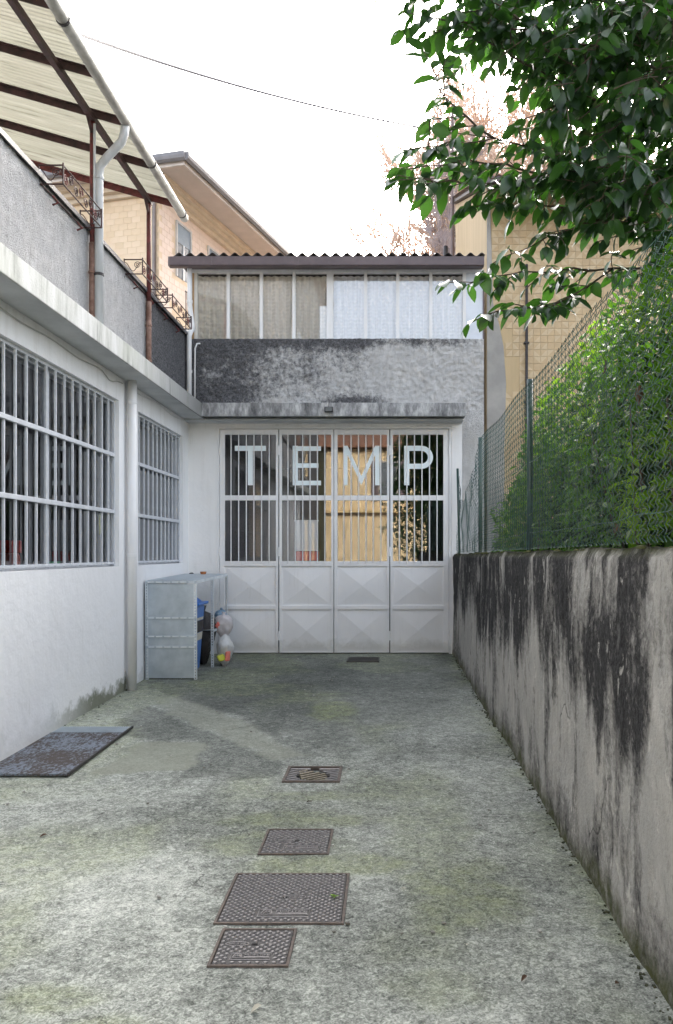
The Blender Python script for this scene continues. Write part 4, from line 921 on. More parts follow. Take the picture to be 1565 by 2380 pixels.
for wi, (t0, t1, z0, z1) in enumerate(wins[:2]):
    m = MB(); s = .06
    def bx(a0, a1, zz0, zz1, d0, d1): return [PH(oa + a, ob - d, zz) for d in (d0, d1) for a, zz in ((a0, zz0), (a1, zz0), (a1, zz1), (a0, zz1))]
    Fq = [(0, 1, 2, 3), (4, 7, 6, 5), (0, 4, 5, 1), (1, 5, 6, 2), (2, 6, 7, 3), (3, 7, 4, 0)]
    m.add(bx(t0 - s, t0, z0, z1, .001, .05), Fq); m.add(bx(t1, t1 + s, z0, z1, .001, .05), Fq); m.add(bx(t0 - s, t1 + s, z1, z1 + s, .001, .05), Fq)
    wn = m.build('window', stone, ph)
    q = MB(); nsl = 16; zs0 = z1 - (.52 if wi == 0 else .3)
    for k in range(nsl): a = zs0 + (z1 - zs0) * k / nsl; q.add(bx(t0, t1, a + .003, a + (z1 - zs0) / nsl - .003, .006, .022), Fq)
    q.build('shutter', shut, wn); MB().add(bx(t0, t1, z0, zs0, .002, .004), Fq).build('pane', dkglass, wn)
    MB().add(bx((t0 + t1) / 2 - .03, (t0 + t1) / 2 + .03, z0, zs0 - .002, .005, .03), Fq).build('sash', 'pvc_white', wn)
bl = MB()
for k in range(14):
    a = .40 * K + k * .07; bl.tube([PH(oa + a, ob - .5, 7.85), PH(oa + a, ob - .5, 8.85)], .010, 5)
bl.tube([PH(oa + .38 * K, ob - .5, 8.86), PH(oa + 1.4 * K, ob - .5, 8.86)], .016, 6); bl.tube([PH(oa + .38 * K, ob - .5, 7.84), PH(oa + 1.4 * K, ob - .5, 7.84)], .016, 6)
bl.build('balcony_railing', 'iron_dark', ph)
MB().prism([PH(oa + .36 * K, ob - .001, 7.68), PH(oa + 1.45 * K, ob - .001, 7.68), PH(oa + 1.45 * K, ob - .55, 7.68), PH(oa + .36 * K, ob - .55, 7.68)], (0, 0, .12)).build('balcony_slab', stone, ph)
d_ = PH(oa - .08, ob + .10, 0); MB().tube([(d_.x, d_.y, 5), (d_.x, d_.y, ZW - .05), PH(oa - .02, ob - .1, ZW + .0)], .05, 10).build('downpipe', simple('brown grey pipe', (0.27, .23, .22), None, 5, .5), ph, smooth=True)

# ================================================================== GROUND FURNITURE
def place(t, mb, name, mat, **kw): return mb.build(name, mat, t, **kw)
def cover(x0, x1, y0, y1, label, stud, oval, plate, loose=True):
    cx, cy = (x0 + x1) / 2, (y0 + y1) / 2; z = gz(cy) + .005; s = .0185
    t = thing('manhole_cover', label, 'manhole cover', (cx, cy, z), 'cast iron manhole covers in the yard'); t.rotation_euler = (math.atan(s), 0, 0)
    hw, hd = (x1 - x0) / 2, (y1 - y0) / 2
    def bld(mb, name, mat, **kw):
        o = link(name, mb.mesh(name, mat), t, **kw); return o
    fr_ = plate_openings([-hw, -hw + .012, hw - .012, hw], [-hd, -hd + .012, hd - .012, hd], [(-hw + .012, hw - .012, -hd + .012, hd - .012)], lambda a, b, d: (a, b, .002 - d), .02); bld(fr_, 'frame', 'rust_frame')
    bld(MB().box(-hw + .015, hw - .015, -hd + .015, hd - .015, -.02, -.001), 'lid', 'cast_iron', bevel=.002)
    ox, oy, ow, oh = oval; px_, py_, pw, pht = plate
    st = MB(); a = stud * .36; nx = int(2 * hw / stud); ny = int(2 * hd / (stud * .5))
    for j in range(ny):
        for i in range(nx + 1):
            x = -hw + .028 + (i + (.5 if j % 2 else 0)) * stud; y = -hd + .026 + j * stud * .5
            if x > hw - .024 or y > hd - .022: continue
            if ((x - ox) / (ow / 2 + a)) ** 2 + ((y - oy) / (oh / 2 + a)) ** 2 < 1: continue
            if abs(x - px_) < pw / 2 + a * .8 and abs(y - py_) < pht / 2 + a * .7: continue
            if math.hypot(x, y - oy * .9) < .018: continue
            b_ = a * .68; zz = .0045
            st.add([(x - a, y, -.001), (x, y - a * .85, -.001), (x + a, y, -.001), (x, y + a * .85, -.001), (x - b_, y, zz), (x, y - b_ * .85, zz), (x + b_, y, zz), (x, y + b_ * .85, zz)],
                   [(4, 5, 6, 7), (0, 1, 5, 4), (1, 2, 6, 5), (2, 3, 7, 6), (3, 0, 4, 7)])
    bld(st, 'stud_pattern', 'cast_iron_top', kind='stuff')
    ov = MB(); ov.tube([(ox + ow / 2 * math.cos(k / 24 * 2 * math.pi), oy + oh / 2 * math.sin(k / 24 * 2 * math.pi), .0005) for k in range(25)], .0028, 6, False); bld(ov, 'oval_rim', 'cast_iron_top')
    rr = MB(); xs_ = (px_ - pw / 2, px_ + pw / 2); ys_ = (py_ - pht / 2, py_ + pht / 2)
    rr.tube([(xs_[0], ys_[0], .0005), (xs_[1], ys_[0], .0005), (xs_[1], ys_[1], .0005), (xs_[0], ys_[1], .0005), (xs_[0], ys_[0], .0005)], .0028, 6, False)
    rr.box(xs_[0] + .006, xs_[1] - .006, py_ - pht * .19, py_ - pht * .13, -.001, .002)
    lx = px_ - pw * .33; ly = py_ + pht * .14; lh = pht * .30                       # the triangular M emblem
    for (q0, q1) in (((-1.25, -1), (-.75, 1)), ((-.75, 1), (.75, 1)), ((.75, 1), (1.05, -1)), ((-.8, -1), (-.2, .55)), ((-.2, .55), (.05, -.5)), ((.05, -.5), (.45, .55)), ((.45, .55), (.75, -1))):
        rr.beam((lx + q0[0] * lh, ly + q0[1] * lh * .75, .001), (lx + q1[0] * lh, ly + q1[1] * lh * .75, .001), .0035, .004)
    bld(rr, 'maker_plate', 'cast_iron_top')
    def txt(s_, size, x, y, sx=1.0):
        o = link('letter', textmesh(s_, size, .002, 'cast_iron_top'), t); o.location = (x, y, .0005); o.scale = (sx, 1, 1)
    txt('MONTINI', pht * .33, px_ + pw * .15, py_ + pht * .22, pw * .6 / (pht * .33 * 4.0))
    rr2 = MB(); rr2.box(px_ - pw * .16, px_ + pw * .46, py_ - pht * .07, py_ + pht * .05, -.001, .0015); bld(rr2, 'script_bar', 'cast_iron_top')
    txt('ISPEZIONE', oh * .55, ox, oy, ow * .80 / (oh * .55 * 5.2))
    txt('400', stud * .55, hw * .45, oy, 1.3)
    k_ = MB(); k_.box(-.013, .013, oy * .9 - .006, oy * .9 + .006, -.0008, .0012); bld(k_, 'key_slot', 'pit')
    return t
cover(-.744, -.411, 3.296, 3.614, 'small square cast iron manhole cover nearest the camera', .0345, (-.075, .02, .10, .036), (.0, -.085, .165, .052))
cover(-.797, -.205, 3.66, 4.21, 'largest square cast iron manhole cover with raised diamond studs', .0345, (.045, -.01, .105, .045), (.01, -.175, .235, .075))
cover(-.728, -.333, 4.465, 4.85, 'middle sized cast iron manhole cover just before the slotted drain', .038, (-.07, .0, .11, .04), (.035, -.105, .20, .065))
# slotted drain grate, dished
def grate():
    x0, x1 = GP(655, 1819)[0], GP(790, 1819)[0]; y0, y1 = GP(700, 1819)[1], GP(700, 1783)[1]
    cx, cy = (x0 + x1) / 2, (y0 + y1) / 2; hw, hd = (x1 - x0) / 2, (y1 - y0) / 2
    t = thing('drain_grate', 'dished square cast iron drain grate with slots in the concrete', 'drain', (cx, cy, gz(cy) + .006)); t.rotation_euler = (math.atan(.0185), 0, 0)
    def dish(mb):
        mb.v = [(x, y, z - .020 * (1 - min(1, (max(abs(x) / hw, abs(y) / hd)) ** 2))) for x, y, z in mb.v]; return mb
    link('pit', MB().box(-hw + .02, hw - .02, -hd + .02, hd - .02, -.06, -.045).mesh('pit', 'pit'), t)
    link('frame', plate_openings([-hw, -hw + .022, hw - .022, hw], [-hd, -hd + .022, hd - .022, hd], [(-hw + .022, hw - .022, -hd + .022, hd - .022)], lambda a, b, d: (a, b, .004 - d), .03).mesh('frame', 'rust_frame'), t)
    n = 8
    for k in range(n):
        y = -hd + .022 + (2 * hd - .044) * (k + .5) / n
        lim = max(0.0, (1 - abs(y) / hd * 1.05)) * hw * .62
        for sgn in (-1, 1):
            m = MB(); a, b = (lim + .01) * sgn, (hw - .023) * sgn
            xs_ = np.linspace(a, b, 5)
            for q in range(4): m.box(min(xs_[q], xs_[q + 1]), max(xs_[q], xs_[q + 1]), y - .0105, y + .0105, -.02, .002)
            link('grate_bar', dish(m).mesh('grate_bar', 'cast_iron_top'), t)
    c = MB()
    for k in range(-3, 4):
        L = (.5 - abs(k) * .11) * hw; ax = Vector((1, .75, 0)).normalized(); pr = Vector((-ax.y, ax.x, 0)); ctr = pr * (k * .047) ; ctr.z = -.006
        c.obox(ctr, ax * L, pr * .0095, Vector((0, 0, .009)))
    link('centre_slots', dish(c).mesh('centre_slots', simple('sandy worn iron', (0.30, .26, .19), (0.2, .17, .12), 30, .7)), t)
grate()
dg_ = thing('threshold_drain', 'narrow dark drain cover set in the paving before the gate', 'drain', (-.37, 11.58, gz(11.58)))
MB().box(-.60, -.14, 11.36, 11.80, gz(11.5) - .02, gz(11.58) + .016).build('cover', simple('dark plate', (0.075, .07, .06), (0.05, .048, .04), 9, .7), dg_, bevel=.003)
for k in range(7): MB().box(-.58, -.16, 11.40 + k * .055, 11.415 + k * .055, gz(11.58) + .0165, gz(11.58) + .019).build('slat', 'iron_dark', dg_)
# ribbed steel plate by the left wall
def platemat():
    m, n, b = nmat('rusted steel plate'); co = coord(n); r_ = noise(n, coord(n, (1, .5, 1)), 42, 6, .75); big = noise(n, co, 1.6, 3)
    f = math_(n, 'ADD', r_, math_(n, 'MULTIPLY', math_(n, 'SUBTRACT', big, .5), .55)); ru = ramp(n, f, [(.44, g(0)), (.54, g(1))])
    n.links.new(mixc(n, ru, (0.14, .17, .215), (0.075, .060, .052)), b.inputs['Base Color']); b.inputs['Metallic'].default_value = .2; n.links.new(ramp(n, ru, [(0, g(.35)), (1, g(.85))]), b.inputs['Roughness']); bump(n, b, r_, .3, .003); return m
M['plate'] = platemat()
sp_ = thing('steel_plate', 'rusty ribbed steel plate lying on the paving against the left wall', 'plate', (-2.68, 6.6, gz(6.6)))
zp = gz(6.6) + .012; pm = MB(); pm.add([], [])
def gy(y): return gz(y) + .014
pm.add([(-2.995, 5.90, gy(5.9)), (-2.352, 5.90, gy(5.9)), (-2.352, 7.16, gy(7.16)), (-2.995, 7.16, gy(7.16)), (-2.995, 5.90, gy(5.9) + .014), (-2.352, 5.90, gy(5.9) + .014), (-2.352, 7.16, gy(7.16) + .014), (-2.995, 7.16, gy(7.16) + .014)],
       [(0, 3, 2, 1), (4, 5, 6, 7), (0, 1, 5, 4), (1, 2, 6, 5), (2, 3, 7, 6), (3, 0, 4, 7)]); pm.build('sheet', 'plate', sp_)
for k in range(30):
    x = -2.985 + k * .0213; MB().add([(a, b, gy(b) + z) for z in (0, .015) for a, b in ((x, 7.17), (x + .013, 7.17), (x + .013, 7.385), (x, 7.385))], [(0, 3, 2, 1), (4, 5, 6, 7), (0, 1, 5, 4), (1, 2, 6, 5), (2, 3, 7, 6), (3, 0, 4, 7)]).build('rib', 'galv', sp_)
MB().add([(a, b, gy(b) + z) for z in (0, .022) for a, b in ((-2.349, 5.90), (-2.337, 5.90), (-2.337, 7.39), (-2.349, 7.39))], [(0, 3, 2, 1), (4, 5, 6, 7), (0, 1, 5, 4), (1, 2, 6, 5), (2, 3, 7, 6), (3, 0, 4, 7)]).build('edge_angle', 'iron_dark', sp_)

# ================================================================== SHELVING CABINET
cab = thing('shelving_cabinet', 'galvanised slotted steel shelving cabinet standing in the left corner', 'shelving', (-2.69, 9.98, .035)); cab.rotation_euler = (math.atan(.0185), 0, 0)
HC = 1.225; WX0, WX1, DY = -.315, .315, 1.92
def ladder(ax, hole=True):                        # one slotted flange of an upright, local: width along ax
    m = MB(); w_, t_ = .034, .002; n = 34
    def b(u0, u1, z0, z1):
        if ax == 'x': m.box(u0, u1, -t_ / 2, t_ / 2, z0, z1)
        else: m.box(-t_ / 2, t_ / 2, u0, u1, z0, z1)
    b(0, .011, 0, HC); b(.023, w_, 0, HC)
    for k in range(n + 1): z = k * HC / n; b(.0111, .0229, max(0, z - .009), min(HC, z + .009))
    return m
def upright(x, y, sx, sy):
    a = ladder('x'); a.v = [(x + sx * p, y + q, r) for p, q, r in a.v]; b = ladder('y'); b.v = [(x + p, y + sy * q, r) for p, q, r in b.v]
    a.add(b.v, b.f); link('upright', a.mesh('upright', 'galv_edge'), cab)
for y, sy in ((0, 1), (.955, 1), (DY, -1)):
    upright(WX0, y, 1, sy); upright(WX1, y, -1, sy)
def cb_(mb, name, mat, **kw): return link(name, mb.mesh(name, mat), cab, **kw)
zlev = [0.0, .395, .530, .765, HC]
zs_ = [.02, .405, .535, .765, HC - .03]
for z0, z1 in zip(zs_[:-1], zs_[1:]): cb_(MB().box(WX0 + .02, WX1 - .02, .003, .006, z0, z1 - .014), 'end_panel', 'galv')
for z in (zs_[1], zs_[2], zs_[3], HC - .02):
    cb_(MB().box(WX0 + .004, WX1 - .004, -.010, -.0015, z - .016, z + .014), 'edge_strip', 'galv', bevel=.002)
    s = MB()
    for k in range(6): s.box(WX0 + .035 + k * .1, WX0 + .035 + k * .1 + .075, -.0135, -.0102, z - .008, z + .008)
    cb_(s, 'slot_row', 'galv_edge')
for y0 in (0.004, .96):
    cb_(MB().box(WX0 + .003, WX1 + .002, y0, y0 + .95, HC - .004, HC), 'shelf', 'galv'); cb_(MB().box(WX1 + .0025, WX1 + .006, y0, y0 + .95, HC - .034, HC), 'shelf_lip', 'galv_edge')
    if y0 > .5: cb_(MB().box(WX0 + .003, WX1 + .002, y0, y0 + .95, .50, .504), 'shelf', 'galv'); cb_(MB().box(WX1 + .0025, WX1 + .006, y0, y0 + .95, .476, .504), 'shelf_lip', 'galv_edge')
cb_(MB().box(WX0 + .004, WX0 + .006, .01, .95, .02, HC - .01), 'back_panel', 'galv')

# wheelie bin inside
bi = thing('waste_bin', 'blue plastic waste bin with lid inside the galvanised shelving', 'bin', (-2.72, 10.58, gz(10.6)))
z0 = gz(10.6) + .01
def taper(m, x0, x1, y0, y1, z0, X0, X1, Y0, Y1, z1):
    m.add([(x0, y0, z0), (x1, y0, z0), (x1, y1, z0), (x0, y1, z0), (X0, Y0, z1), (X1, Y0, z1), (X1, Y1, z1), (X0, Y1, z1)], [(0, 3, 2, 1), (4, 5, 6, 7), (0, 1, 5, 4), (1, 2, 6, 5), (2, 3, 7, 6), (3, 0, 4, 7)]); return m
taper(MB(), -2.88, -2.53, 10.38, 10.80, z0, -2.94, -2.47, 10.33, 10.85, z0 + .86).build('body', 'blue', bi, bevel=.03)
l_ = MB(); taper(l_, -2.96, -2.43, 10.31, 10.87, z0 + .862, -2.95, -2.42, 10.32, 10.86, z0 + .90); l_.build('lid', 'blue_lid', bi, bevel=.012)
taper(MB(), -2.93, -2.50, 10.35, 10.83, z0 + .901, -2.88, -2.58, 10.40, 10.78, z0 + .97).build('lid_crown', 'blue_lid', bi, bevel=.015)
MB().tube([(-2.66, 10.50, z0 + .96), (-2.60, 10.52, z0 + 1.005), (-2.58, 10.60, z0 + 1.005), (-2.62, 10.66, z0 + .96)], .014, 8).build('handle', 'blue_lid', bi, smooth=True)
for (za, zb, c) in ((.40, .50, 'paper'), (.505, .66, 'iron_dark'), (.665, .70, 'paper')):
    xa = -2.53 + .06 * (za / .86) + .004; MB().add([(xa - .0, 10.42, z0 + za), (xa, 10.78, z0 + za), (xa + .06 * (zb - za) / .86, 10.79, z0 + zb), (xa + .06 * (zb - za) / .86, 10.41, z0 + zb)], [(0, 1, 2, 3)]).build('sticker', c if c != 'paper' else simple('cream label', (0.62, .60, .52), (0.45, .43, .36), 40, .7), bi)
# waste bags
def bagmat(nm, c, tw, rough=.35):
    m, n, b = nmat(nm); b.inputs['Roughness'].default_value = rough; n.links.new(ramp(n, noise(n, coord(n), 14, 4), [(.3, tuple(x * .75 for x in c)), (.7, c)]), b.inputs['Base Color'])
    t = N(n, 'ShaderNodeBsdfTranslucent'); t.inputs[0].default_value = (*c, 1); mx = N(n, 'ShaderNodeMixShader'); mx.inputs[0].default_value = tw; out = [x for x in n.nodes if x.type == 'OUTPUT_MATERIAL'][0]
    n.links.new(b.outputs[0], mx.inputs[1]); n.links.new(t.outputs[0], mx.inputs[2]); n.links.new(mx.outputs[0], out.inputs[0]); bump(n, b, noise(n, coord(n), 30, 4, .6, 2.0), .8, .02); return m
def bag(label, c, rx, ry, h, mat, seed, knot=True):
    t = thing('waste_bag', label, 'waste bag', c, 'bags of rubbish by the shelving')
    n, m = 26, 20; V = []; F = []
    for i in range(m + 1):
        f = i / m; z = f * h; prof = (math.sin(min(1, f * 1.35 + .18) * math.pi * .5)) if f < .55 else max(.06, math.cos((f - .55) / .45 * math.pi * .5) ** .75)
        if knot and f > .88: prof = .10 + .14 * ((f - .88) / .12)
        for k in range(n):
            a = 2 * math.pi * k / n; nz = float(fbm(np.array([2.2 * math.cos(a) + seed]), np.array([2.2 * math.sin(a) + f * 5]), 4, seed)[0]) - .5
            rr = prof * (1 + .75 * nz); V.append((rr * rx * math.cos(a), rr * ry * math.sin(a), z + .03 * nz * (f > .02)))
    for i in range(m):
        for k in range(n): F.append((i * n + k, i * n + (k + 1) % n, (i + 1) * n + (k + 1) % n, (i + 1) * n + k))
    F.append(tuple(range(n))[::-1]); F.append(tuple(m * n + k for k in range(n)))
    me = bpy.data.meshes.new('bag_skin'); me.from_pydata(V, [], F); me.materials.append(mat); link('bag_skin', me, t, smooth=True); return t
wb = bagmat('white film', (0.90, .91, .89), .25); db = bagmat('dark film', (0.06, .055, .055), .1, .2)
b1 = bag('white plastic rubbish bag with yellow and red contents standing on the ground', (-2.255, 11.10, gz(11.1) + .005), .125, .13, .42, wb, 3, False)
MB().obox((-2.28, 10.985, gz(11.1) + .12), (.045, .02, .015), (-.01, .03, 0), (-.02, 0, .04)).build('contents', 'yellow', b1, bevel=.02)
MB().obox((-2.195, 10.995, gz(11.1) + .14), (.03, .006, .0), (0, .03, 0), (.006, 0, .065)).build('contents', 'redpale', b1, bevel=.012)
b2 = bag('pinkish white plastic rubbish bag piled above the other white bag', (-2.30, 11.25, gz(11.1) + .36), .125, .14, .36, bagmat('pinkish film', (0.90, .85, .85), .25), 8)
MB().obox((-2.36, 11.135, gz(11.1) + .55), (.02, .0, .03), (0, .02, 0), (-.02, 0, .02)).build('contents', 'redpale', b2, bevel=.01)
bag('dark grey bin bag slumped between the blue bin and shelf upright', (-2.56, 11.14, gz(11.1) + .02), .17, .2, .80, db, 5)
bag('small blue white carrier bag tied behind the pinkish bag', (-2.37, 11.42, gz(11.4) + .50), .08, .09, .26, bagmat('pale blue film', (0.30, .46, .62), .3), 11)
sau = thing('pot_saucer', 'small terracotta plant saucer on top of the galvanised shelving', 'saucer', (-2.69, 11.70, 1.292))
MB().lathe((-2.69, 11.70, 1.292), [(.036, 0), (.046, .035), (.048, .037), (.043, .037), (.034, .008), (.01, .008)], 18).build('dish', 'terracotta', sau, smooth=False)
cl = thing('metal_clip', 'small dark metal clip lying on the shelving top by the wall', 'clip', (-2.885, 11.80, 1.294))
MB().box(-2.915, -2.855, 11.79, 11.81, 1.294, 1.306).build('body', 'iron_dark', cl, bevel=.003); MB().tube([(-2.90, 11.80, 1.306), (-2.885, 11.80, 1.318), (-2.865, 11.80, 1.306)], .003, 6).build('spring', 'iron_dark', cl)

# ================================================================== THINGS SEEN THROUGH THE GLASS
rc = thing('fuel_can', 'red plastic canister with loop handle on the inner sill behind the barred window', 'canister', (XW - .21, 6.98, 1.452))
x, y, z = XW - .21, 6.98, 1.452
MB().box(x - .07, x + .07, y - .16, y - .06, z, z + .145).build('body', 'redpale', rc, bevel=.015)
MB().box(x - .065, x + .065, y - .16, y - .065, z + .146, z + .255).build('upper_body', 'red', rc, bevel=.012)
MB().box(x - .05, x + .05, y + .0, y + .05, z + .146, z + .255).build('spout', 'red', rc, bevel=.01)
MB().tube([(x, y + .03 + .055 * math.cos(k / 16 * 2 * math.pi), z + .075 + .068 * math.sin(k / 16 * 2 * math.pi)) for k in range(17)], .019, 10, False).build('loop_handle', 'redpale', rc, smooth=True)
for k, (yy, r_) in enumerate(((7.73, .045), (7.89, .042))):
    gcup = thing('plastic_cup', ('left' if k == 0 else 'right') + ' one of two small green plastic cups on the window sill', 'cup', (XW - .22, yy, 1.452), 'green cups on the sill')
    MB().lathe((XW - .22, yy, 1.452), [(r_ * .75, 0), (r_, .065), (r_ * .9, .065), (r_ * .66, .008)], 14).build('cup_body', 'green_cup', gcup, smooth=True)
    MB().tube([(XW - .22, yy + r_ * .85, 1.495), (XW - .22, yy + r_ * 1.35, 1.485), (XW - .22, yy + r_ * .8, 1.465)], .006, 6).build('ear', 'green_cup', gcup)
yt = thing('yellow_strap', 'yellow strap hanging inside the first barred window near its right end', 'strap', (XW - .22, 9.0 - .35, 2.0))
MB().beam((XW - .17, 8.93, 2.03), (XW - .17, 8.95, 1.80), .05, .010, (1, 0, 0)).build('band', 'yellow', yt, bevel=.003); MB().tube([(XW - .17, 8.93, 2.03), (XW - .17, 8.925, 2.12)], .006, 6).build('hook', 'iron_dark', yt)
pa = thing('wall_notice', 'white paper sheet hung behind the second gate pane with red strip beneath', 'notice', (-1.25, YB + .12, 1.7))
MB().box(-1.425, -1.095, YB + .11, YB + .116, 1.63, 2.08).build('sheet', 'paper', pa); MB().box(-1.445, -1.075, YB + .105, YB + .125, 2.081, 2.10).build('hanging_rail', 'paper', pa)
MB().box(-1.42, -1.08, YB + .13, YB + .30, 1.48, 1.622).build('red_box', 'red', pa)

# ================================================================== OVERHEAD CABLE
pts = []
for k in range(40):
    t = k / 39; u = 150 + (1010 - 150) * t; v = 66 + (302 - 66) * t + 95 * t * (1 - t) * .95; Y = 9 + 11.5 * t; p = PX(u, v, Y); pts.append(p)
oc = MB().tube(pts, .021, 6).build('overhead_cable', 'cable'); tag(oc, 'thin grey overhead cable sagging across the pale sky', 'cable')

# ================================================================== PLANTS
def leafbase(L=1.0, W=.5, fold=.12, droop=.18, st=(0, .22, .5, .78, 1)):
    prof = {0: 0, .22: .78, .5: 1.0, .78: .62, 1: 0}; V = []; mids = []
    for t in st: V.append((t * L, 0, -droop * t * t * L))
    L_, R_ = [], []
    for t in st[1:-1]:
        wv = prof[t] * W * L / 2; z = -droop * t * t * L + fold * wv * 2
        L_.append(len(V)); V.append((t * L, wv, z)); R_.append(len(V)); V.append((t * L, -wv, z))
    F = [(0, 1, L_[0]), (0, R_[0], 1), (1, 2, L_[1]), (1, L_[1], L_[0]), (1, R_[1], 2), (1, R_[0], R_[1]), (2, 3, L_[2]), (2, L_[2], L_[1]), (2, R_[2], 3), (2, R_[1], R_[2]), (3, 4, L_[2]), (3, R_[2], 4)]
    return np.array(V), np.array(F)
def frames(pos, d, up):
    d = d / (np.linalg.norm(d, axis=1, keepdims=True) + 1e-9); y = np.cross(up, d); y /= (np.linalg.norm(y, axis=1, keepdims=True) + 1e-9); z = np.cross(d, y)
    return np.stack([d, y, z], -1)                  # columns
def scatter(name, base, F, pos, d, up, size, mat, parent, kind='stuff'):
    Rm = frames(pos, d, up); V = np.einsum('nij,kj->nki', Rm, base) * size[:, None, None] + pos[:, None, :]
    n, k = len(pos), len(base); FF = (F[None] + (np.arange(n) * k)[:, None, None]).reshape(-1, 3)
    me = npmesh(name, V.reshape(-1, 3) - np.array(wloc(parent)), FF, mat)
    return link(name, me, parent, kind=kind, smooth=True)

# ---- camellia overhead: branches, then leaves along twigs
cm = thing('camellia_tree', 'glossy dark leaved tree overhanging the fence from the right', 'tree', (3.1, 5.4, .55))
MB().tube([(3.1, 5.4, .5), (3.05, 5.3, 2.0), (2.9, 5.1, 3.4), (2.75, 5.0, 4.6), (2.5, 4.9, 5.6)], [.10, .09, .075, .055, .03], 9).build('trunk', 'bark', cm, smooth=True)
BR = [  # (photo u, v, distance) along each limb, from the trunk outwards
    [(1760, 560, 4.9), (1557, 611, 4.6), (1424, 624, 4.5), (1289, 708, 4.3), (1215, 712, 4.2), (1160, 722, 4.15)],
    [(1424, 624, 4.5), (1331, 624, 4.4), (1215, 629, 4.3), (1140, 640, 4.2), (1075, 655, 4.1)],
    [(1760, 520, 4.8), (1554, 508, 4.5), (1418, 498, 4.3), (1334, 482, 4.2), (1240, 470, 4.1), (1150, 478, 4.0)],
    [(1418, 498, 4.3), (1350, 520, 4.2), (1280, 545, 4.1), (1190, 590, 4.0)],
    [(1780, 440, 4.9), (1565, 430, 4.5), (1400, 425, 4.3), (1270, 405, 4.1), (1140, 425, 3.9), (1050, 420, 3.8), (985, 415, 3.75)],
    [(1400, 425, 4.3), (1270, 345, 4.1), (1150, 320, 3.9), (1060, 330, 3.8), (995, 340, 3.7)],
    [(1150, 320, 3.9), (1085, 270, 3.8), (1035, 225, 3.75), (1015, 180, 3.7)],
    [(1270, 405, 4.1), (1180, 380, 4.0), (1080, 370, 3.9), (1000, 385, 3.85)],
    [(1780, 330, 4.8), (1565, 300, 4.4), (1400, 240, 4.2), (1260, 165, 4.0), (1170, 115, 3.9), (1110, 75, 3.8)],
    [(1780, 210, 4.7), (1565, 170, 4.3), (1400, 110, 4.1), (1250, 70, 3.9), (1120, 50, 3.8), (1000, 40, 3.7)],
    [(1780, 80, 4.7), (1565, 40, 4.3), (1400, 0, 4.1), (1200, -40, 3.9), (1020, -45, 3.7), (950, -40, 3.6)],
    [(1565, 170, 4.3), (1480, 250, 4.1), (1380, 330, 4.0), (1290, 360, 3.9)],
    [(1565, 300, 4.4), (1460, 350, 4.2), (1370, 400, 4.1)],
    [(1780, 380, 4.6), (1600, 370, 4.2), (1480, 400, 4.0), (1400, 460, 3.9)],
    [(1565, 40, 4.3), (1470, 80, 4.1), (1380, 170, 4.0), (1300, 240, 3.9)],
    [(1250, 70, 3.9), (1180, 20, 3.8), (1120, -20, 3.8)],
]
lp, ld = [], []
def addtwig(p0, dr, n, gap):
    p = Vector(p0); d = Vector(dr).normalized(); pts = [p.copy()]
    for k in range(n):
        d = (d + Vector((random.uniform(-.12, .12), random.uniform(-.12, .12), random.uniform(-.14, .08)))).normalized(); p = p + d * gap; pts.append(p.copy())
        side = d.cross(Vector((0, 0, 1))).normalized() * (1 if k % 2 else -1)
        lp.append(p.copy()); ld.append(d * random.uniform(.25, .7) + side * random.uniform(.3, .8) + Vector((0, 0, -random.uniform(.05, .95))) + Vector((random.uniform(-.3, .3), random.uniform(-.3, .3), 0)))
    lp.append(p.copy()); ld.append(d + Vector((0, 0, -.3)))
    return pts
twigs = MB()
for bi_, br in enumerate(BR):
    p = [PX(*q) for q in br]
    # resample
    seg = []
    for a, b in zip(p[:-1], p[1:]):
        n = max(2, int((b - a).length / .05))
        for k in range(n): seg.append(a + (b - a) * k / n + Vector((0, 0, -.012 * math.sin(k / n * math.pi))) + Vector((random.uniform(-.006, .006),) * 3))
    seg.append(p[-1]); m = len(seg)
    main = bi_ in (0, 2, 4, 8, 9, 10)
    MB().tube(seg, [(.011 if main else .0065) * (1 - .72 * i / m) for i in range(m)], 6).build('branch', 'stem', cm, smooth=True)
    low = bi_ in (0, 1, 3)
    for i in range(2, m):
        d = (seg[i] - seg[i - 1]).normalized(); fr_ = i / m
        vpix = 1285 - (seg[i].z - 1.6) / seg[i].y * 1880; upix = 905 + seg[i].x / seg[i].y * 1880
        dense = 1.0 if upix > 1240 and vpix < 440 else (.85 if low or bi_ == 2 else .98)
        if random.random() < dense * .95:
            sd_ = d.cross(Vector((0, 0, 1))).normalized() * random.choice((-1, 1)); dr = d * random.uniform(.3, 1) + sd_ * random.uniform(.3, 1) + Vector((0, 0, random.uniform(-.5, .45)))
            n = random.randint(2, 4) if dense < .9 else random.randint(3, 5)
            twigs.tube(addtwig(seg[i], dr, n, .042), .0028, 4, False)
        if random.random() < .8:
            side = d.cross(Vector((0, 0, 1))).normalized() * random.choice((-1, 1)); lp.append(seg[i].copy()); ld.append(d * .4 + side * .6 + Vector((0, 0, -random.uniform(.1, .9))))
    twigs.tube(addtwig(seg[-1], seg[-1] - seg[-3], 3, .04), .0028, 4, False)
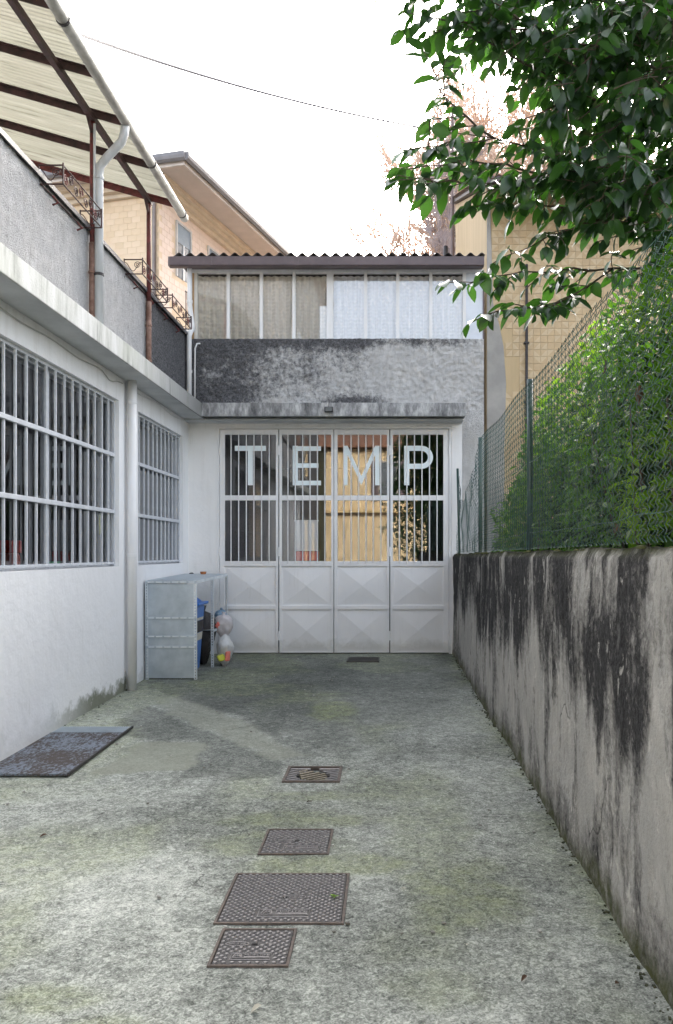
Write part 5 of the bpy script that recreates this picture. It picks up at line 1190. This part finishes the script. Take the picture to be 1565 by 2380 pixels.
# dense inner crown in the upper right
for k in range(820):
    u = random.uniform(1130, 1760); v = random.uniform(-160, 430); Y = random.uniform(3.7, 5.4)
    if v > 260 and u < 1330 or u < 1250 and v > 90: continue
    if v > 180 and random.random() < .35: continue
    p = PX(u, v, Y); twigs.tube(addtwig(p, (random.uniform(-1, .2), random.uniform(-.7, .7), random.uniform(-.4, .3)), random.randint(3, 6), .045), .0030, 4, False)
for k in range(150):
    u = random.uniform(1200, 1600); v = random.uniform(390, 590); Y = random.uniform(3.9, 4.9)
    if v > 430 + (u - 1200) * .45: continue
    twigs.tube(addtwig(PX(u, v, Y), (random.uniform(-1, .1), random.uniform(-.5, .5), random.uniform(-.3, .2)), random.randint(2, 4), .045), .0028, 4, False)
twigs.build('twigs', 'stem', cm, kind='stuff')
lp = np.array([tuple(p) for p in lp]); ld = np.array([tuple(p) for p in ld]); nl = len(lp)
up = np.array([0, 0, 1.0]) + rng.normal(0, .35, (nl, 3)); size = rng.uniform(.062, .128, nl)
bV, bF = leafbase(1, .52, .13, .16); bV2, _ = leafbase(1, .56, .07, .34); bV3, _ = leafbase(1, .44, .22, .05)
uu = 905 + lp[:, 0] / lp[:, 1] * 1880; vv = 1285 - (lp[:, 2] - 1.6) / lp[:, 1] * 1880
inview = (uu > 920) & (uu < 1545) & (vv > 10) & (vv < 760)
edge = np.where(inview, (uu - 900) / 650 + np.abs(vv - 420) / 900, 9); order = np.argsort(edge); pick = set(order[:300].tolist())
lms = [npmesh('leaf', v, bF, 'camellia') for v in (bV, bV2, bV3)]
for m_ in lms: m_.polygons.foreach_set('use_smooth', [True] * len(m_.polygons))
Rm = frames(lp, ld, up); off = wloc(cm)
for i in order[:300]:
    o = link('leaf', lms[random.randrange(3)], cm); mt = Matrix([list(Rm[i][r] * size[i]) + [lp[i][r] - off[r]] for r in range(3)] + [[0, 0, 0, 1]]); o.matrix_local = mt
rest = np.array([i for i in range(nl) if i not in pick])
for k, v in enumerate((bV, bV2, bV3)):
    r_ = rest[k::3]; scatter('foliage', v, bF, lp[r_], ld[r_], up[r_], size[r_], 'camellia', cm)

# ---- hedge behind the fence
hd = thing('hedge', 'bright green small leaved hedge pressing against the chain link fence', 'hedge', (1.7, 5, .55))
def hedge():
    n = 31000; Y = rng.uniform(1.2, 9.9, n)
    top = np.interp(Y, [1, 3.2, 4.5, 6.0, 6.8, 7.6, 8.6, 9.3, 9.9], [3.5, 3.35, 3.30, 3.25, 3.0, 2.8, 2.45, 2.1, 1.5]) + (fbm(Y * 2.2, Y * 0, 3, 3) - .5) * .6
    x0 = xr(Y) + .14 + (.12 * ss(6.5, 9.9, Y)); f = rng.uniform(0, 1, n) ** .75
    Z = .55 + f * (top - .55)
    dep = rng.exponential(.22, n); X = x0 + (fbm(Y * 2.5, Z * 2.5, 3, 8) - .45) * .40 + dep + .25 * ss(.75, 1, f)
    X = np.maximum(X, xr(Y) + .09 + .04 * rng.random(n))
    cl_ = fbm(Y * 4, Z * 4, 3, 12); keep = (cl_ > .44 - .14 * (f > .6)) & (X < 2.6); Y, Z, X, f = Y[keep], Z[keep], X[keep], f[keep]; n = len(Y)
    pos = np.stack([X, Y, Z], -1); d = np.stack([-rng.uniform(.1, 1, n), rng.normal(0, .7, n), rng.normal(-.1, .5, n)], -1); upv = np.stack([rng.normal(-.3, .3, n), rng.normal(0, .35, n), np.full(n, 1.0)], -1)
    sz = rng.uniform(.038, .080, n); V, F = leafbase(1, .50, .12, .15, )
    hi_ = (fbm(Y * 1.7 + 3, Z * 1.7, 3, 30) > .60) | ((f > .86) & (rng.random(n) < .5) & (Y < 4.4))  # random bright clumps, plus sunlight painted along the near hedge top
    scatter('foliage', V, F, pos[~hi_], d[~hi_], upv[~hi_], sz[~hi_], 'hedge', hd); scatter('bright_foliage', V, F, pos[hi_], d[hi_], upv[hi_], sz[hi_] * 1.1, 'hedge_hi', hd)
hedge()
for k in range(14):
    y = random.uniform(2.2, 7.6); x = xr(y) + random.uniform(.35, .6); h_ = random.uniform(1.6, 2.5)
    MB().tube([(x, y, .5), (x + random.uniform(-.1, .1), y + random.uniform(-.1, .1), .5 + h_ * .5), (x + random.uniform(-.2, .05), y + random.uniform(-.25, .25), .5 + h_)], [.014, .010, .004], 5).build('stem', 'bark', hd, smooth=True)
for k, (y, z, l_) in enumerate(((4.25, 2.62, .09), (3.65, 2.36, .09), (3.6, 1.98, .08), (4.05, 1.75, .06))):
    V, F = leafbase(l_, .42, .35, .5); m = MB(); Mx = Matrix.Translation((xr(y) + .10, y, z)) @ Euler((random.uniform(-1, 1), 1.2, random.uniform(0, 6))).to_matrix().to_4x4()
    m.add([Mx @ Vector(v) for v in V], [tuple(int(i) for i in f) for f in F]); m.build('dead_leaf', 'deadleaf', hd)
# more leaves deeper in, coloured darker to stand in for the shade inside
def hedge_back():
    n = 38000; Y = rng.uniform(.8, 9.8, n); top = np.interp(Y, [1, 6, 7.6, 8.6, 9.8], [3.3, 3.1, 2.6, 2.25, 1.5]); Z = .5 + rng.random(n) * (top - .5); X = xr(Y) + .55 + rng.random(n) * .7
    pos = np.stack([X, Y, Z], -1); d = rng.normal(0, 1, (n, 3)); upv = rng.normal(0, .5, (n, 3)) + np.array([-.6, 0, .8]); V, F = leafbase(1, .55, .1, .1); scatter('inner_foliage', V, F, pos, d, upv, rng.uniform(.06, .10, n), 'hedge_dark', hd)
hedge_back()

# ---- bare winter trees behind
def bare(name, label, base, cen, rad, mat, seed, nlimb, r0, rt=.015, zl=(.35, 1)):
    """a winter tree: limbs curve from the trunk to points in an ellipsoidal crown and carry three orders of twigs"""
    rnd = random.Random(seed); t = thing(name, label, 'tree', base); A0, A1, R0, R1 = [], [], [], []
    base = Vector(base); cen = Vector(cen)
    def seg(a, b, ra, rb_): A0.append(tuple(a)); A1.append(tuple(b)); R0.append(ra); R1.append(rb_)
    def rdir(): return Vector((rnd.gauss(0, 1), rnd.gauss(0, 1), rnd.gauss(0, 1))).normalized()
    def shoot(p, d, L, r, lv):
        n = 3; q = p.copy()
        for k in range(n):
            d = (d + rdir() * .22 + Vector((0, 0, .06))).normalized(); e = q + d * (L / n); seg(q, e, max(rt, r * (1 - .3 * k)), max(rt * .8, r * (1 - .3 * (k + 1)))); q = e
            if lv < 3:
                for _ in range(2 if lv else 3):
                    shoot(q, (d * .9 + rdir() * .75 + Vector((0, 0, .12))).normalized(), L * rnd.uniform(.5, .75), r * .55, lv + 1)
    zt_ = cen.z + rad[2] * .35; tp = []
    for k in range(9): f = k / 8; tp.append(base.lerp(Vector((cen.x, cen.y, zt_)), f) + Vector((rnd.uniform(-.1, .1), rnd.uniform(-.1, .1), 0)))
    MB().tube(tp, [r0 * (1 - .8 * k / 8) for k in range(9)], 9).build('trunk', 'bark', t, smooth=True)
    for i in range(nlimb):
        while True:
            u_ = rdir()
            if u_.z > -.55: break
        tip = cen + Vector((u_.x * rad[0], u_.y * rad[1], u_.z * rad[2])) * rnd.uniform(.62, .92)
        f = rnd.uniform(*zl) * .8; a = tp[int(f * 8)]; c = a.lerp(tip, .5) + Vector((0, 0, -.12 * (tip - a).length)); q = a; n = 8; rl = r0 * .28
        for k in range(1, n + 1):
            g_ = k / n; e = a * (1 - g_) ** 2 + c * 2 * g_ * (1 - g_) + tip * g_ ** 2 + rdir() * .05
            seg(q, e, rl * (1 - .85 * (k - 1) / n), rl * (1 - .85 * k / n)); d = (e - q).normalized(); q = e
            if g_ > .4:
                for _ in range(2): shoot(q, (d + rdir() * .7).normalized(), rnd.uniform(.8, 1.3) * rad[0] * .2, .018, 1)
    A0 = np.array(A0); A1 = np.array(A1); d = A1 - A0; d /= np.linalg.norm(d, axis=1, keepdims=True) + 1e-9; x = np.cross(d, np.array([.3, .2, .93])); x /= np.linalg.norm(x, axis=1, keepdims=True) + 1e-9; y = np.cross(d, x)
    V = []
    for P, Rr in ((A0, np.array(R0)), (A1, np.array(R1))):
        for k in range(3): a = 2 * math.pi * k / 3; V.append(P + (x * math.cos(a) + y * math.sin(a)) * Rr[:, None])
    V = np.stack(V, 1).reshape(-1, 3) - np.array(base); n = len(A0); b = np.arange(n)[:, None] * 6
    F = np.concatenate([b + np.array([[k, (k + 1) % 3, 3 + (k + 1) % 3, 3 + k]]) for k in range(3)], 0)
    link('crown', npmesh('crown', V, F, mat), t); return n
nb1 = bare('bare_tree', 'large bare russet twigged tree rising behind the ochre house', (5.6, 29, 0), (5.2, 29, 11.8), (5.6, 4.5, 7.2), 'twig', 11, 84, .26, .019)
nb2 = bare('bare_tree', 'bare greyish twigged tree behind the right end of the corrugated roof', (2.2, 25.0, 0), (2.1, 25.0, 10.2), (2.1, 2.2, 4.4), 'twig_grey', 5, 18, .08, .010)
print('twigs', nb1, nb2, 'leaves', nl)

# ================================================================== PLACE BEHIND THE CAMERA (mirrored in the panes)
def house(name, label, x0, x1, y0, y1, zt_, wallc, roofc, wins_, face):
    t = thing(name, label, 'building', ((x0 + x1) / 2, (y0 + y1) / 2, -.4)); wm = simple(name + ' render', wallc, tuple(c * .9 for c in wallc), 1.2, .85)
    MB().box(x0, x1, y0, y1, -.4, zt_).build('wall', wm, t)
    r_ = MB(); o = .5; r_.prism([(x0 - o, y1 + o, zt_ + .002), (x1 + o, y1 + o, zt_ + .002), (x1 + o, (y0 + y1) / 2, zt_ + 1.6), (x0 - o, (y0 + y1) / 2, zt_ + 1.6)], (0, 0, .15)); r_.prism([(x0 - o, y0 - o, zt_ + .002), (x0 - o, (y0 + y1) / 2, zt_ + 1.6), (x1 + o, (y0 + y1) / 2, zt_ + 1.6), (x1 + o, y0 - o, zt_ + .002)], (0, 0, .15))
    r_.build('roof', simple(name + ' roof', roofc, tuple(c * .6 for c in roofc), 9, .85, stretch=(4, 1, 1)), t)
    for (a, b, z0, z1) in wins_:
        if face == 'y': w_ = MB().box(a, b, y1 - .10, y1 + .02, z0, z1).build('window', simple('grey stone frame', (.4, .38, .35), None, 4, .8), t); MB().box(a + .1, b - .1, y1 + .021, y1 + .03, z0 + .1, z1 - .1).build('pane', dkglass, w_); MB().box(a - .45, a - .02, y1 + .002, y1 + .05, z0, z1).build('shutter', 'gutter_brown', w_); MB().box(b + .02, b + .45, y1 + .002, y1 + .05, z0, z1).build('shutter', 'gutter_brown', w_)
        else: w_ = MB().box(x1 - .1, x1 + .02, a, b, z0, z1).build('window', simple('grey stone frame', (.4, .38, .35), None, 4, .8), t); MB().box(x1 + .021, x1 + .03, a + .1, b - .1, z0 + .1, z1 - .1).build('pane', dkglass, w_)
    return t
house('grey_house', 'tall grey house behind the camera mirrored in the left panes', -12, -3.4, -14, -3.3, 13.5, (.12, .12, .125), (.25, .11, .07), [(-6, -4.8, 1.2, 3.0), (-9, -7.8, 1.2, 3.0), (-12, -10.8, 1.2, 3.0), (-6, -4.8, 4.6, 6.4), (-9, -7.8, 4.6, 6.4), (-6, -4.8, 8, 9.8)], 'x')
house('cream_house', 'greenish cream house across the street mirrored in the gate behind the letter E', -10.5, -3.9, -34, -26, 8.2, (.50, .48, .30), (.40, .15, .08), [(-6.2, -4.9, 4.6, 7.0), (-6.2, -4.9, 1.0, 3.2), (-8.8, -7.6, 4.6, 7.0)], 'y')
yh = house('yellow_house', 'sunlit yellow house across the street mirrored in the gate behind the letter M', -3.7, 9, -31, -22, 7.6, (.72, .56, .33), (.30, .15, .09), [(-.6, .5, 4.6, 6.9), (3.2, 4.3, 4.6, 6.9)], 'y')
MB().box(-3.72, 9.0, -21.96, -21.6, 3.9, 4.1).build('string_course', simple('cornice yellow', (.7, .52, .26), None, 4, .8), yh); MB().box(-3.72, 9.0, -21.97, -21.9, -.4, 1.1).build('plinth', simple('grey plinth', (.30, .29, .28), None, 4, .8), yh)
gt_ = thing('garden_tree', 'dark evergreen garden tree behind the camera mirrored beside the letter P', 'tree', (1.55, -6.5, -.4))
MB().tube([(1.55, -6.5, -.4), (1.6, -6.4, 2), (1.5, -6.5, 4.5)], [.14, .11, .05], 8).build('trunk', 'bark', gt_, smooth=True)
n = 7000; a = rng.normal(0, 1, (n, 3)); a /= np.linalg.norm(a, axis=1, keepdims=True); pos = np.array([1.6, -6.5, 3.9]) + a * np.array([1.75, 1.8, 4.2]) * (rng.random(n) ** .5)[:, None] * (.75 + .5 * fbm(a[:, 0] * 3 + 5, a[:, 2] * 3 + 5, 3, 9))[:, None]
V, F = leafbase(1, .5, .1, .2); scatter('crown', V, F, pos, rng.normal(0, 1, (n, 3)), rng.normal(0, .4, (n, 3)) + np.array([0, 0, 1]), rng.uniform(.12, .2, n), 'camellia', gt_)

# ================================================================== LITTER ON THE PAVING
db_ = MB()
for k in range(420):
    y = random.uniform(2.2, 12.1); rt_ = random.random() < .75
    x = (xr(y) - abs(random.gauss(0, .022)) - .004) if rt_ else XW + .006 + abs(random.gauss(0, .02)); s_ = random.uniform(.002, .009) * (1.5 if random.random() < .08 else 1)
    if not rt_ and 5.8 < y < 7.5: continue
    a_ = random.uniform(0, 6.28); c_, n2 = math.cos(a_) * s_, math.sin(a_) * s_
    db_.obox((x, y, gz(y) + s_ * .3), (c_, n2, 0), (-n2 * .7, c_ * .7, s_ * .1), (0, 0, s_ * .5))
o = db_.build('wall_foot_debris', simple('mossy crumbs', (.085, .085, .05), (.035, .04, .02), 30, .95)); o['kind'] = 'stuff'
lt = MB()
for k in range(170):
    x = random.uniform(-2.8, .9); y = random.uniform(2.6, 11.8); s = random.uniform(.003, .009); z = gz(y) + .004
    lt.obox((x, y, z + s * .4), Vector((s, s * random.uniform(-.5, .5), 0)), Vector((-s * .4, s * .8, 0)), Vector((0, 0, s * .5)))
o = lt.build('grit', simple('pale grit', (.55, .54, .50), (.12, .11, .09), 1.5, .9)); o['kind'] = 'stuff'
spots = [(943, 2072, 'small pale leaf scrap on the paving right of the big cover'), (1085, 2205, 'tiny curled twig on the paving at the right'), (1430, 2235 + 60, 'dry brown leaf at the foot of the wall, nearest the camera'), (608, 2344, 'pale dry leaf at the bottom edge of the paving'), (725, 1868, 'dark twig bit between grate and first cover'), (110, 1945, 'dark bit of leaf on the paving at the far left'), (1225, 2275, 'crumpled brown leaf near the lower right corner'), (1545, 1640, 'leaf scrap')]
for k, (u, v, lb) in enumerate(spots[:-1]):
    x, y = GP(u, v); V, F = leafbase(random.uniform(.03, .055), .5, .3, .3); m = MB(); Mx = Matrix.Translation((x, y, gz(y) + .014)) @ Euler((random.uniform(-.3, .3), 0, random.uniform(0, 6))).to_matrix().to_4x4()
    m.add([Mx @ Vector(q) for q in V], [tuple(int(i) for i in f) for f in F]); ob_ = m.build('fallen_leaf', 'deadleaf' if k in (2, 4, 5, 6) else simple('pale dry leaf', (.5, .47, .38), None, 20, .8)); tag(ob_, lb, 'leaf', 'leaves fallen on the paving')
wd = thing('weed', 'tiny green weed growing on the largest manhole cover', 'weed', (*GP(780, 2088), gz(4)))
x, y = GP(780, 2090); wp = np.array([[x, y, gz(y) + .015]] * 14); a = rng.uniform(0, 6.28, 14); wdv = np.stack([np.cos(a), np.sin(a), rng.uniform(.2, .9, 14)], -1); V, F = leafbase(1, .4, .1, .4); scatter('foliage', V, F, wp, wdv, np.tile([0, 0, 1.0], (14, 1)), rng.uniform(.015, .03, 14), 'hedge_hi', wd)
